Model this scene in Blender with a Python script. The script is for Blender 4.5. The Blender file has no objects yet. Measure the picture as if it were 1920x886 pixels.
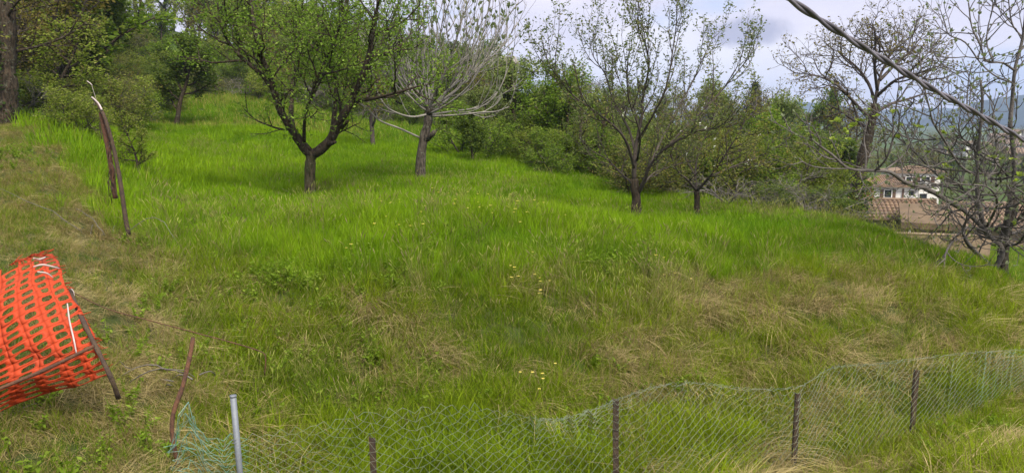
import bpy, math, random
import numpy as np
from mathutils import Vector

R = math.radians
rng = np.random.default_rng(7)
random.seed(7)
scene = bpy.context.scene
COL = scene.collection

# ------------------------------------------------------------------ camera
F = 1400.0                       # focal length in photo pixels (photo 1920 x 886)
PITCH = math.atan(213 / F)       # eye level sits near row 230
CZ = 3.0                         # eye height above datum
cam = bpy.data.cameras.new('camera'); co = bpy.data.objects.new('camera', cam); COL.objects.link(co)
cam.sensor_width = 36.0; cam.lens = 36.0 * F / 1920
cam.clip_start = 0.05; cam.clip_end = 9000
co.location = (0, 0, CZ); co.rotation_euler = (math.pi / 2 - PITCH, 0, 0)
scene.camera = co
SP, CP = math.sin(PITCH), math.cos(PITCH)

def ray(px, py):
    u = (px - 960) / F; v = (443 - py) / F
    dy = v * SP + CP
    return u / dy, (v * CP - SP) / dy
def P(px, py, Y):
    a, b = ray(px, py)
    return np.array([a * Y, Y, CZ + b * Y])

# ------------------------------------------------------------------ light
SUN_EL, SUN_AZ = R(52), R(150)           # azimuth measured clockwise from +Y
EXPOSURE = 1.2
SUN_STRENGTH = 2.7
SKY_STRENGTH = 0.1
sun = bpy.data.lights.new('sun', 'SUN'); so = bpy.data.objects.new('sun', sun); COL.objects.link(so)
sun.energy = SUN_STRENGTH; sun.angle = R(18); sun.color = (1.0, 0.93, 0.80)
sdir = Vector((math.sin(SUN_AZ) * math.cos(SUN_EL), math.cos(SUN_AZ) * math.cos(SUN_EL), math.sin(SUN_EL)))
so.rotation_euler = (-sdir).to_track_quat('-Z', 'Y').to_euler(); so.location = (0, 0, 60)
vs = scene.view_settings
vs.view_transform = 'Standard'; vs.look = 'None'; vs.gamma = 1; vs.use_curve_mapping = False; vs.exposure = EXPOSURE

class NT:
    """small helper to write node trees"""
    def __init__(s, nt): s.nt = nt; s.nt.nodes.clear()
    def n(s, t, ins=None, **kw):
        nd = s.nt.nodes.new(t)
        for k, v in kw.items(): setattr(nd, k, v)
        for k, v in (ins or {}).items(): s.set(nd.inputs[k], v)
        return nd
    def set(s, sock, v):
        if isinstance(v, bpy.types.NodeSocket): s.nt.links.new(v, sock)
        elif isinstance(v, bpy.types.Node): s.nt.links.new(v.outputs[0], sock)
        else:
            if isinstance(v, tuple) and len(v) == 3 and sock.type == 'RGBA': v = v + (1,)
            sock.default_value = v
    def math(s, op, a, b=0.0, c=None, clamp=False):
        d = {0: a, 1: b}
        if c is not None: d[2] = c
        return s.n('ShaderNodeMath', d, operation=op, use_clamp=clamp).outputs[0]
    def mix(s, f, a, b, bt='MIX'):
        nd = s.n('ShaderNodeMix', data_type='RGBA', blend_type=bt)
        s.set(nd.inputs[0], f); s.set(nd.inputs[6], a); s.set(nd.inputs[7], b)
        return nd.outputs[2]
    def noise(s, vec, scale, detail=4, rough=0.55, out=0):
        d = {'Scale': scale, 'Detail': detail, 'Roughness': rough}
        if vec is not None: d['Vector'] = vec
        return s.n('ShaderNodeTexNoise', d).outputs[out]
    def ramp(s, f, lo, hi):
        return s.n('ShaderNodeMapRange', {0: f, 1: lo, 2: hi, 3: 0.0, 4: 1.0}, interpolation_type='SMOOTHSTEP').outputs[0]

world = bpy.data.worlds.new('World'); scene.world = world; world.use_nodes = True
w = NT(world.node_tree)
sky = w.n('ShaderNodeTexSky', sky_type='NISHITA', sun_disc=False, sun_elevation=SUN_EL, sun_rotation=SUN_AZ)
tc = w.n('ShaderNodeTexCoord').outputs['Generated']
sep = w.n('ShaderNodeSeparateXYZ', {0: tc})
den = w.math('ADD', w.math('MAXIMUM', sep.outputs[2], 0.0), 0.22)
pl = w.n('ShaderNodeCombineXYZ', {0: w.math('DIVIDE', sep.outputs[0], den), 1: w.math('DIVIDE', sep.outputs[1], den), 2: 0.0}).outputs[0]
n1 = w.noise(pl, 1.15, 7, 0.5); n2 = w.noise(pl, 0.75, 6, 0.55); n3 = w.noise(tc, 9, 5, 0.6)
cover = w.ramp(w.math('ADD', n1, w.math('MULTIPLY', n3, 0.12)), 0.40, 0.56)
bright = w.ramp(w.math('ADD', n2, w.math('MULTIPLY', n3, 0.2)), 0.44, 0.72)
cloud = w.mix(bright, (3.75, 3.6, 4.3), (4.7, 4.45, 5.0))
blue = w.mix(0.8, sky.outputs[0], (3.0, 3.2, 4.4))
skyc = w.mix(cover, blue, cloud)
# one darker cloud standing over the valley, as in the photograph
def cloudlet(skyc, px, py, wx, wz, col, amt):
    d = (P(px, py, 1) - np.array([0, 0, CZ])); d /= np.linalg.norm(d)
    df = w.n('ShaderNodeVectorMath', {0: tc, 1: tuple(d)}, operation='SUBTRACT').outputs[0]
    df = w.n('ShaderNodeVectorMath', {0: df, 1: (1 / wx, 1 / wx, 1 / wz)}, operation='MULTIPLY').outputs[0]
    ln = w.n('ShaderNodeVectorMath', {0: df}, operation='LENGTH').outputs['Value']
    ln = w.math('ADD', ln, w.math('MULTIPLY', w.math('SUBTRACT', w.noise(tc, 22, 5, 0.6), 0.5), 1.5))
    f = w.math('MULTIPLY', w.math('SUBTRACT', 1.0, w.ramp(ln, 0.45, 1.15)), amt)
    return w.mix(f, skyc, col)
skyc = cloudlet(skyc, 1250, 120, 0.15, 0.06, (5.1, 4.9, 5.2), 0.8)
skyc = cloudlet(skyc, 1470, 130, 0.13, 0.05, (5.1, 4.9, 5.2), 0.8)
skyc = cloudlet(skyc, 1398, 62, 0.062, 0.019, (2.2, 2.15, 2.85), 0.9)
bg = w.n('ShaderNodeBackground', {0: skyc, 1: SKY_STRENGTH})
w.n('ShaderNodeOutputWorld', {0: bg})

# ------------------------------------------------------------------ helpers: geometry
def nrm(v):
    v = np.asarray(v, float); return v / (np.linalg.norm(v) + 1e-12)

class Geo:
    def __init__(s): s.V = []; s.Q = []; s.T = []; s.n = 0; s.mq = []; s.mt = []
    def add(s, V, Q=None, T=None, m=0):
        V = np.asarray(V, float).reshape(-1, 3)
        if Q is not None and len(Q):
            Q = np.asarray(Q, int).reshape(-1, 4); s.Q.append(Q + s.n); s.mq.append(np.full(len(Q), m))
        if T is not None and len(T):
            T = np.asarray(T, int).reshape(-1, 3); s.T.append(T + s.n); s.mt.append(np.full(len(T), m))
        s.V.append(V); s.n += len(V)
    def tube(s, pts, rad, k=6, cap=True, m=0):
        pts = np.asarray(pts, float); n = len(pts)
        rad = np.broadcast_to(np.asarray(rad, float), (n,))
        t = np.gradient(pts, axis=0); t /= np.linalg.norm(t, axis=1, keepdims=True) + 1e-12
        ref = np.array([0.31, 0.17, 0.93]) if abs(t[0, 2]) < 0.9 else np.array([0.9, 0.4, 0.1])
        a = np.cross(t, ref); a /= np.linalg.norm(a, axis=1, keepdims=True) + 1e-9
        b = np.cross(t, a)
        an = np.arange(k) * 2 * math.pi / k
        V = pts[:, None] + rad[:, None, None] * (np.cos(an)[None, :, None] * a[:, None] + np.sin(an)[None, :, None] * b[:, None])
        i = np.arange(n - 1)[:, None] * k; j = np.arange(k)[None]; j2 = (j + 1) % k
        Q = np.stack([i + j, i + j2, i + k + j2, i + k + j], -1).reshape(-1, 4)
        T = []
        if cap and k >= 3:
            for o in (0, (n - 1) * k):
                for q in range(1, k - 1): T.append((o, o + q, o + q + 1) if o else (o, o + q + 1, o + q))
        s.add(V.reshape(-1, 3), Q, T, m)
    def box(s, c, sz, rz=0.0, m=0):
        x, y, z = np.array(sz) / 2
        V = np.array([(-x, -y, -z), (x, -y, -z), (x, y, -z), (-x, y, -z), (-x, -y, z), (x, -y, z), (x, y, z), (-x, y, z)])
        if rz:
            cs, sn = math.cos(rz), math.sin(rz)
            V = V @ np.array([[cs, sn, 0], [-sn, cs, 0], [0, 0, 1]])
        s.add(V + np.array(c), [(0, 3, 2, 1), (4, 5, 6, 7), (0, 1, 5, 4), (1, 2, 6, 5), (2, 3, 7, 6), (3, 0, 4, 7)], m=m)
    def mesh(s, name, mats, smooth=True):
        me = bpy.data.meshes.new(name)
        V = np.concatenate(s.V) if s.V else np.zeros((0, 3))
        Q = np.concatenate(s.Q) if s.Q else np.zeros((0, 4), int)
        T = np.concatenate(s.T) if s.T else np.zeros((0, 3), int)
        me.vertices.add(len(V)); me.vertices.foreach_set('co', V.astype(np.float32).ravel())
        me.loops.add(Q.size + T.size); me.loops.foreach_set('vertex_index', np.concatenate([Q.ravel(), T.ravel()]).astype(np.int32))
        me.polygons.add(len(Q) + len(T))
        st = np.concatenate([np.arange(len(Q)) * 4, Q.size + np.arange(len(T)) * 3])
        me.polygons.foreach_set('loop_start', st.astype(np.int32))
        mi = np.concatenate((s.mq or [np.zeros(0)]) + (s.mt or [np.zeros(0)])).astype(np.int32)
        mats = mats if isinstance(mats, (list, tuple)) else [mats]
        for m in mats: me.materials.append(m)
        me.polygons.foreach_set('material_index', mi)
        me.polygons.foreach_set('use_smooth', np.full(len(me.polygons), smooth))
        me.update(calc_edges=True); me.validate()
        return me

def link(name, me, parent=None, loc=None):
    o = bpy.data.objects.new(name, me); COL.objects.link(o)
    if parent is not None: o.parent = parent
    if loc is not None: o.location = loc
    return o
def tag(o, label=None, cat=None, group=None, kind=None):
    if label: o['label'] = label
    if cat: o['category'] = cat
    if group: o['group'] = group
    if kind: o['kind'] = kind
    return o
def empty(name, loc, rz=0.0):
    o = bpy.data.objects.new(name, None); COL.objects.link(o)
    o.location = loc; o.rotation_euler = (0, 0, rz); o.empty_display_size = 0.3
    return o
def copy_tree(o, parent=None):
    c = o.copy(); COL.objects.link(c)
    if parent is not None: c.parent = parent
    for ch in list(o.children): copy_tree(ch, c)
    return c

def vnoise(x, y, seed=0):
    """smooth value noise in [-1,1]"""
    xi = np.floor(x).astype(np.int64); yi = np.floor(y).astype(np.int64)
    fx = x - xi; fy = y - yi
    fx = fx * fx * (3 - 2 * fx); fy = fy * fy * (3 - 2 * fy)
    def h(a, b):
        k = (a * 374761393 + b * 668265263 + seed * 974634777) & 0xffffffff
        k = ((k ^ (k >> 13)) * 1274126177) & 0xffffffff
        return ((k ^ (k >> 16)) & 0xffff) / 32767.5 - 1
    return (h(xi, yi) * (1 - fx) + h(xi + 1, yi) * fx) * (1 - fy) + (h(xi, yi + 1) * (1 - fx) + h(xi + 1, yi + 1) * fx) * fy
def fbm(x, y, seed=0, o=3):
    r = 0; a = 1; t = 0
    for i in range(o): r = r + a * vnoise(x * 2 ** i, y * 2 ** i, seed + i); t += a; a *= 0.5
    return r / t

# ------------------------------------------------------------------ materials
def principled(name, col, rough=0.8, var=0.25, scale=6.0, bump=0.0, bscale=30.0, metal=0.0, col2=None, spec=0.3, space='Object', lo=0.4, hi=0.6):
    m = bpy.data.materials.new(name); m.use_nodes = True; t = NT(m.node_tree)
    v = t.n('ShaderNodeTexCoord').outputs[space]
    nz = t.ramp(t.noise(v, scale, 6, 0.62), lo, hi)
    c2 = col2 or tuple(c * (1 - var) for c in col)
    c = t.mix(nz, col, c2)
    fine = t.noise(v, scale * 9, 3)
    c = t.mix(0.35, c, t.mix(fine, tuple(x * 0.55 for x in c2), tuple(min(1, x * 1.35) for x in col)))
    d = {'Base Color': c, 'Roughness': rough, 'Metallic': metal, 'Specular IOR Level': spec}
    if bump:
        d['Normal'] = t.n('ShaderNodeBump', {'Height': t.noise(v, bscale, 6, 0.65), 'Strength': bump, 'Distance': 0.05}).outputs[0]
    b = t.n('ShaderNodeBsdfPrincipled', d)
    t.n('ShaderNodeOutputMaterial', {0: b})
    return m

def bark(name, col, col2, lichen=(0.20, 0.21, 0.15), amt=0.5):
    m = bpy.data.materials.new(name); m.use_nodes = True; t = NT(m.node_tree)
    v = t.n('ShaderNodeTexCoord').outputs['Object']
    vs_ = t.n('ShaderNodeVectorMath', {0: v, 1: (1.0, 1.0, 0.22)}, operation='MULTIPLY').outputs[0]
    cr = t.noise(vs_, 26, 6, 0.7); big = t.ramp(t.noise(v, 5, 5, 0.6), 0.4, 0.6)
    c = t.mix(t.ramp(cr, 0.40, 0.58), tuple(x * 0.45 for x in col2), col); c = t.mix(t.math('MULTIPLY', big, 0.6), c, col2)
    li = t.math('MULTIPLY', t.ramp(t.noise(v, 11, 6, 0.7), 0.55, 0.66), amt); c = t.mix(li, c, lichen)
    bp = t.n('ShaderNodeBump', {'Height': cr, 'Strength': 1.0, 'Distance': 0.03}).outputs[0]
    t.n('ShaderNodeOutputMaterial', {0: t.n('ShaderNodeBsdfPrincipled', {'Base Color': c, 'Roughness': 0.92, 'Normal': bp, 'Specular IOR Level': 0.15})})
    return m

def leafmat(name, cols, trans=0.45, obj_var=0.25, back=None):
    """leaf: colour differs from leaf to leaf and a little from plant to plant"""
    m = bpy.data.materials.new(name); m.use_nodes = True; t = NT(m.node_tree)
    isl = t.n('ShaderNodeNewGeometry').outputs['Random Per Island']
    oi = t.n('ShaderNodeObjectInfo')
    f = isl
    c = t.mix(f, cols[0], cols[1])
    if len(cols) > 2:
        c = t.mix(t.ramp(isl, 0.72, 0.95), c, cols[2])
    v = t.math('ADD', 1 - obj_var / 2, t.math('MULTIPLY', oi.outputs['Random'], obj_var))
    c = t.mix(1.0, c, t.n('ShaderNodeCombineColor', {0: v, 1: v, 2: v}).outputs[0], 'MULTIPLY')
    d = t.n('ShaderNodeBsdfPrincipled', {'Base Color': c, 'Roughness': 0.65, 'Specular IOR Level': 0.15})
    tr = t.n('ShaderNodeBsdfTranslucent', {0: t.mix(1.0, c, (1.0, 1.15, 0.6), 'MULTIPLY')})
    t.n('ShaderNodeOutputMaterial', {0: t.n('ShaderNodeMixShader', {0: trans, 1: d, 2: tr})})
    return m

def grassmat(name, green, green2, straw, trans=0.35):
    """blade colour: the plant's own dryness and tint come from its place in the meadow"""
    m = bpy.data.materials.new(name); m.use_nodes = True; t = NT(m.node_tree)
    isl = t.n('ShaderNodeNewGeometry').outputs['Random Per Island']
    dry = t.n('ShaderNodeAttribute', attribute_type='INSTANCER', attribute_name='dry').outputs['Fac']
    hue = t.n('ShaderNodeAttribute', attribute_type='INSTANCER', attribute_name='hue').outputs['Fac']
    rnd = t.n('ShaderNodeObjectInfo').outputs['Random']
    g = t.mix(t.math('MULTIPLY_ADD', isl, 0.5, t.math('MULTIPLY', hue, 0.6), clamp=True), green, green2)
    s = t.mix(isl, straw, tuple(c * 0.55 for c in straw))
    df = t.ramp(t.math('SUBTRACT', dry, t.math('MULTIPLY', t.math('FRACT', t.math('MULTIPLY', isl, 7.31)), 0.9)), -0.05, 0.05)
    c = t.mix(df, g, s)
    v = t.math('ADD', 0.8, t.math('MULTIPLY', rnd, 0.4))
    c = t.mix(1.0, c, t.n('ShaderNodeCombineColor', {0: v, 1: v, 2: v}).outputs[0], 'MULTIPLY')
    d = t.n('ShaderNodeBsdfPrincipled', {'Base Color': c, 'Roughness': 0.8, 'Specular IOR Level': 0.08})
    tr = t.n('ShaderNodeBsdfTranslucent', {0: c})
    t.n('ShaderNodeOutputMaterial', {0: t.n('ShaderNodeMixShader', {0: trans, 1: d, 2: tr})})
    return m

M = {}
M['bark'] = bark('dark_bark', (0.085, 0.062, 0.042), (0.045, 0.037, 0.025), amt=0.45)
M['bark_moss'] = bark('mossy_bark', (0.11, 0.082, 0.055), (0.06, 0.062, 0.026), amt=0.5)
M['bark_grey'] = principled('grey_fig_bark', (0.30, 0.28, 0.25), 0.75, scale=5, bump=0.5, bscale=30, col2=(0.18, 0.165, 0.145)) if True else principled('x', (0.240, 0.224, 0.200), 0.75, scale=5, bump=0.5, bscale=30, col2=(0.136, 0.124, 0.108))
M['bark_fig_dark'] = principled('dark_fig_bark', (0.15, 0.135, 0.12), 0.8, scale=5, bump=0.6, bscale=30, col2=(0.085, 0.075, 0.066))
M['bark_fig_trunk'] = bark('fig_trunk_bark', (0.12, 0.10, 0.082), (0.06, 0.052, 0.038), amt=0.55)
M['twig'] = principled('brown_twig', (0.081, 0.065, 0.053), 0.85, scale=6, col2=(0.050, 0.040, 0.031))
M['twig_grey'] = principled('grey_twig', (0.176, 0.160, 0.144), 0.85, scale=6, col2=(0.104, 0.092, 0.080))
M['rust'] = principled('rusty_iron', (0.16, 0.075, 0.04), 0.85, scale=22, bump=0.5, bscale=80, col2=(0.07, 0.04, 0.03))
M['rust_brown'] = principled('brown_rust', (0.10, 0.068, 0.042), 0.9, scale=20, bump=0.5, bscale=70, col2=(0.055, 0.04, 0.035))
M['galv'] = principled('galvanised_steel', (0.21, 0.23, 0.25), 0.6, scale=14, metal=0.3, col2=(0.19, 0.21, 0.24), bump=0.15, bscale=60)
M['wire'] = principled('weathered_fence_wire', (0.22, 0.24, 0.17), 0.6, scale=6, metal=0.1, col2=(0.14, 0.19, 0.13))
M['wire_teal'] = principled('teal_coated_wire', (0.11, 0.27, 0.22), 0.5, scale=8, col2=(0.20, 0.33, 0.28))
M['wire_green'] = principled('green_fence_wire', (0.17, 0.25, 0.19), 0.6, scale=6, col2=(0.12, 0.20, 0.15))
M['orange'] = principled('orange_plastic_net', (0.44, 0.05, 0.013), 0.65, scale=3.5, col2=(0.27, 0.06, 0.03), spec=0.2, lo=.45, hi=.75)
M['white_tape'] = principled('torn_white_tape', (0.55, 0.47, 0.44), 0.6, scale=5)
M['cable'] = principled('grey_cable_sheath', (0.15, 0.138, 0.155), 0.5, scale=12, col2=(0.09, 0.083, 0.095), spec=0.4)
M['plaster'] = principled('white_plaster', (0.72, 0.70, 0.66), 0.9, scale=1.2, col2=(0.58, 0.56, 0.52), bump=0.1)
M['ochre'] = principled('ochre_plaster', (0.33, 0.245, 0.155), 0.9, scale=1.2, col2=(0.24, 0.175, 0.115), bump=0.1)
M['stone'] = principled('grey_stone_wall', (0.26, 0.24, 0.21), 0.95, scale=3, col2=(0.15, 0.14, 0.12), bump=0.8, bscale=8)
M['tile'] = principled('terracotta_tile', (0.24, 0.16, 0.10), 0.9, scale=1.2, col2=(0.13, 0.095, 0.07))
M['tile_pale'] = principled('pale_terracotta', (0.26, 0.185, 0.12), 0.9, scale=1.2, col2=(0.17, 0.125, 0.09))
M['sheet_brown'] = principled('brown_roof_sheet', (0.17, 0.12, 0.07), 0.8, scale=1.0, col2=(0.11, 0.08, 0.05))
M['slab'] = principled('grey_concrete', (0.34, 0.31, 0.29), 0.9, scale=2, col2=(0.25, 0.23, 0.21))
M['white_paint'] = principled('white_paint', (0.78, 0.76, 0.74), 0.7, scale=2)
M['shutter'] = principled('brown_shutter', (0.13, 0.075, 0.05), 0.7, scale=3)
M['door_red'] = principled('terracotta_door', (0.42, 0.17, 0.09), 0.7, scale=3)
M['glass'] = principled('window_glass', (0.03, 0.035, 0.04), 0.1, scale=2, spec=0.6)
M['petal'] = leafmat('yellow_petal', [(0.75, 0.58, 0.08), (0.80, 0.70, 0.22)], 0.3)
M['blossom'] = leafmat('white_blossom', [(0.80, 0.78, 0.74), (0.85, 0.84, 0.80)], 0.3)
# foliage
M['leaf_plum'] = leafmat('plum_leaf', [(0.12, 0.20, 0.022), (0.19, 0.29, 0.035), (0.27, 0.37, 0.07)])
M['leaf_cherry'] = leafmat('cherry_leaf', [(0.13, 0.165, 0.05), (0.19, 0.23, 0.08), (0.22, 0.20, 0.08)])
M['leaf_olive'] = leafmat('olive_leaf', [(0.145, 0.17, 0.032), (0.205, 0.22, 0.05), (0.23, 0.18, 0.05)])
M['leaf_bud'] = leafmat('fig_bud', [(0.160, 0.190, 0.100), (0.220, 0.250, 0.140)])
M['leaf_lime'] = leafmat('young_fig_leaf', [(0.270, 0.350, 0.050), (0.360, 0.420, 0.090)], 0.45)
M['leaf_spring'] = leafmat('spring_leaf', [(0.104, 0.177, 0.015), (0.165, 0.244, 0.024), (0.220, 0.281, 0.037)])
M['leaf_dark'] = leafmat('dark_leaf', [(0.070, 0.112, 0.017), (0.112, 0.161, 0.025), (0.154, 0.196, 0.028)])
M['leaf_yellow'] = leafmat('yellow_green_leaf', [(0.160, 0.220, 0.025), (0.230, 0.270, 0.040), (0.280, 0.280, 0.080)])
M['leaf_ash'] = leafmat('greyish_leaf', [(0.15, 0.20, 0.05), (0.20, 0.25, 0.07), (0.25, 0.28, 0.10)])
M['leaf_brown'] = leafmat('reddish_spring_leaf', [(0.152, 0.128, 0.024), (0.213, 0.165, 0.037), (0.220, 0.207, 0.037)])
M['ivy'] = leafmat('ivy_leaf', [(0.03, 0.06, 0.015), (0.06, 0.10, 0.02), (0.10, 0.16, 0.04)])
M['conifer'] = leafmat('conifer_needle', [(0.025, 0.045, 0.025), (0.04, 0.065, 0.035)], 0.1)
M['weed'] = leafmat('weed_leaf', [(0.13, 0.21, 0.012), (0.19, 0.29, 0.02), (0.24, 0.33, 0.04)])
M['grass_tall'] = grassmat('meadow_grass_blade', (0.088, 0.205, 0.005), (0.22, 0.355, 0.009), (0.40, 0.36, 0.09))
M['grass_bank'] = grassmat('bank_grass_blade', (0.075, 0.145, 0.005), (0.23, 0.31, 0.010), (0.36, 0.29, 0.11))
M['grass_dry'] = grassmat('dry_grass_blade', (0.15, 0.17, 0.012), (0.23, 0.22, 0.03), (0.46, 0.375, 0.17), 0.2)

def groundmat():
    m = bpy.data.materials.new('turf_and_soil'); m.use_nodes = True; t = NT(m.node_tree)
    v = t.n('ShaderNodeTexCoord').outputs['Object']
    a = t.ramp(t.noise(v, 1.3, 6, 0.6), 0.4, 0.62); b = t.noise(v, 14, 5, 0.65); big = t.ramp(t.noise(v, 0.05, 4), 0.4, 0.6)
    c = t.mix(a, (0.05, 0.085, 0.015), (0.085, 0.075, 0.035))
    c = t.mix(big, c, (0.06, 0.11, 0.02))
    c = t.mix(t.math('MULTIPLY', b, 0.6), c, (0.04, 0.045, 0.015))
    bp = t.n('ShaderNodeBump', {'Height': b, 'Strength': 0.8, 'Distance': 0.08}).outputs[0]
    t.n('ShaderNodeOutputMaterial', {0: t.n('ShaderNodeBsdfPrincipled', {'Base Color': c, 'Roughness': 0.95, 'Normal': bp, 'Specular IOR Level': 0.1})})
    return m
M['ground'] = groundmat()
M['forest_far'] = principled('far_forest', (0.03, 0.05, 0.045), 0.95, scale=0.02, col2=(0.02, 0.035, 0.035), bump=1.0, bscale=0.1)

# ------------------------------------------------------------------ ground
# surveyed points: image column, row and distance of the spot where the ground lies
CTRL = [
 # fence foot and verge
 (-200, 800, 3.6), (60, 860, 4.0), (340, 880, 4.1), (440, 960, 4.1), (697, 990, 4.5), (1155, 960, 5.25), (1497, 900, 6.0), (1720, 840, 6.75), (2000, 770, 7.6),
 (0, 1000, 3.2), (500, 1120, 3.2), (1000, 1130, 3.6), (1500, 980, 4.6), (1760, 872, 5.8), (1920, 830, 6.2), (2200, 800, 6.2),
 # bank
 (150, 640, 5.6), (-100, 620, 5.2), (380, 700, 5.9), (640, 720, 6.3), (960, 720, 6.7), (1300, 650, 7.8), (1600, 600, 8.6), (1850, 600, 8.8),
 (60, 520, 6.6), (330, 560, 7.3), (640, 590, 7.7), (960, 590, 8.1), (1300, 540, 9.5), (1600, 510, 10.4), (1850, 545, 9.7),
 # crest
 (0, 430, 8.2), (220, 440, 9.0), (430, 470, 8.7), (700, 482, 8.7), (960, 480, 9.0), (1250, 458, 10.4), (1500, 445, 11.4), (1640, 440, 11.8), (1760, 470, 11.3), (1920, 535, 10.2),
 # meadow
 (-100, 300, 12.5), (100, 300, 12.5), (250, 345, 13.0), (400, 360, 13.5), (580, 362, 15.0), (787, 330, 18.0), (960, 375, 14.5), (1193, 402, 14.0), (1307, 396, 16.5), (1480, 410, 14.5), (1580, 405, 14.0),
 (0, 225, 20), (120, 228, 20), (250, 260, 22), (333, 222, 32), (420, 250, 26), (600, 252, 29), (720, 262, 29), (900, 292, 25), (1100, 332, 22), (1300, 368, 20.5), (1450, 385, 19), (1560, 396, 17),
 # down to the valley on the right
 (1640, 470, 18), (1760, 540, 17), (1920, 620, 16), (2200, 700, 15), (1600, 440, 27), (1750, 500, 27), (1920, 530, 27),
 (1450, 385, 30), (1600, 425, 42), (1750, 452, 44), (1920, 470, 46), (1500, 340, 60), (1650, 392, 76), (1780, 400, 80), (1950, 405, 80),
 (1500, 285, 160), (1700, 310, 170), (1900, 325, 170), (1900, 292, 420), (1700, 280, 420), (1500, 255, 420),
 # land behind the meadow and the hill on the left
 (1250, 330, 32), (1000, 285, 36), (800, 240, 42), (1250, 265, 80), (1000, 235, 75), (1000, 205, 130), (1250, 232, 170), (1300, 240, 420), (1000, 236, 420),
 (620, 205, 48), (450, 178, 42), (330, 165, 46), (150, 160, 38), (-50, 160, 34), (-300, 150, 34), (300, 118, 62), (450, 145, 62), (150, 80, 62), (-100, 60, 55), (-400, 60, 55),
 (0, 0, 95), (250, 40, 100), (450, 95, 100), (650, 135, 105), (850, 165, 115), (-350, -40, 95),
 (0, 60, 170), (300, 110, 170), (600, 165, 180), (850, 200, 190), (-350, 20, 170), (0, 225, 420), (400, 230, 420), (700, 232, 420),
 (0, 232, 1200), (600, 234, 1200), (1200, 236, 1200), (1800, 240, 1200), (2300, 240, 1200), (0, 231, 3000), (960, 231, 3000), (2000, 231, 3000), (-700, 230, 1200), (2600, 330, 170), (2600, 470, 46),
]
_rows = []
for _i, (px, py, Y) in enumerate(CTRL):
    a, b_ = ray(px, py)
    _lo = 0.0
    if CTRL.index((-100, 300, 12.5)) <= _i < CTRL.index((1640, 470, 18)): _lo = 0.36       # under tall grass
    elif CTRL.index((0, 430, 8.2)) <= _i < CTRL.index((-100, 300, 12.5)): _lo = 0.15
    if px < 200 and 7 < Y < 22: _lo *= 0.3
    _rows.append((a, b_ - _lo / Y, Y))
_c = np.array(_rows)
LW = 0.42
_U = np.stack([_c[:, 0], np.log(_c[:, 2]) * LW], 1); _g = _c[:, 1]
CC = 0.10
def _phi(A, B): return np.sqrt(((A[:, None] - B[None]) ** 2).sum(-1) + CC * CC)
_n = len(_U)
_K = np.zeros((_n + 3, _n + 3)); _K[:_n, :_n] = _phi(_U, _U) - np.eye(_n) * 0.004
_pl = np.c_[np.ones(_n), _U]; _K[:_n, _n:] = _pl; _K[_n:, :_n] = _pl.T
_W = np.linalg.solve(_K, np.r_[_g, 0, 0, 0])
def ground(x, y):
    x = np.atleast_1d(np.asarray(x, float)); y = np.atleast_1d(np.asarray(y, float))
    out = np.empty(x.shape)
    for s in range(0, len(x), 20000):
        xs, ys = x[s:s + 20000], y[s:s + 20000]
        ye = np.clip(ys, 3.2, 3400); u = np.clip(xs / ye, -1.15, 1.25)
        A = np.c_[u, np.log(ye) * LW]
        g = _phi(A, _U) @ _W[:_n] + np.c_[np.ones(len(A)), A] @ _W[_n:]
        bump = 0.05 * fbm(xs * 1.1, ys * 1.1, 3) + 0.025 * fbm(xs * 4.0, ys * 4.0, 9)
        bump += np.clip((ys - 30) / 60, 0, 1) * 0.5 * fbm(xs * 0.12, ys * 0.12, 5)
        out[s:s + 20000] = CZ + ye * g + bump
    return out
def G(px, Y, off=0.0):
    """point of the ground below image column px at distance Y"""
    x = (px - 960) / F * Y
    return np.array([x, Y, ground(x, Y)[0] + off])

def build_ground():
    ys = np.concatenate([[-60, -20, -6, 0, 2], np.geomspace(3.0, 40, 190), np.geomspace(41, 3400, 110)])
    us = np.sinh(np.linspace(-2.6, 2.6, 261)) / np.sinh(2.6) * 2.2
    us = np.linspace(-1, 1, 261); us = (0.55 * us + 0.45 * us ** 3) * 2.4
    Y, U = np.meshgrid(ys, us, indexing='ij')
    X = U * np.maximum(Y, 9.0)
    Z = ground(X.ravel(), Y.ravel())
    V = np.c_[X.ravel(), Y.ravel(), Z]
    r, c = Y.shape
    i = np.arange(r - 1)[:, None] * c + np.arange(c - 1)[None]
    Q = np.stack([i, i + 1, i + c + 1, i + c], -1).reshape(-1, 4)
    g = Geo(); g.add(V, Q)
    o = link('ground', g.mesh('ground', M['ground'])); o['kind'] = 'structure'
    return V[:, 2].min()
GMIN = build_ground()

# ------------------------------------------------------------------ mountains far away
def ridge(name, pts, depth, seed, rough, mat):
    px = np.array([p[0] for p in pts], float); py = np.array([p[1] for p in pts], float); Yd = pts[0][2]
    n = 200; xs = np.linspace(px[0], px[-1], n); h = np.interp(xs, px, py)
    g = Geo(); rows = 18; V = []
    for k in range(rows):
        t = k / (rows - 1) * 2 - 1            # -1 front foot, 0 crest, 1 back foot
        for i in range(n):
            a = P(xs[i], h[i], Yd); z = a[2]; y = Yd + t * depth
            f = (1 - abs(t)) ** 0.8
            base = CZ - 40
            nz = fbm(np.array([a[0] / rough]), np.array([y / rough]), seed, 4)[0]
            V.append((a[0], y, base + (z - base) * f * (1 + 0.18 * nz * (1 - f) + 0.012 * nz)))
    i = np.arange(rows - 1)[:, None] * n + np.arange(n - 1)[None]
    g.add(V, np.stack([i, i + 1, i + n + 1, i + n], -1).reshape(-1, 4))
    o = link(name, g.mesh(name, mat)); o['kind'] = 'structure'
ridge('mountain', [(1560, 262, 1500), (1690, 250, 1500), (1760, 236, 1500), (1800, 205, 1500), (1845, 186, 1500), (1900, 176, 1500), (1980, 166, 1500), (2080, 172, 1500), (2250, 195, 1500), (2500, 240, 1500)], 420, 4, 160, M['forest_far'])
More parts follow.
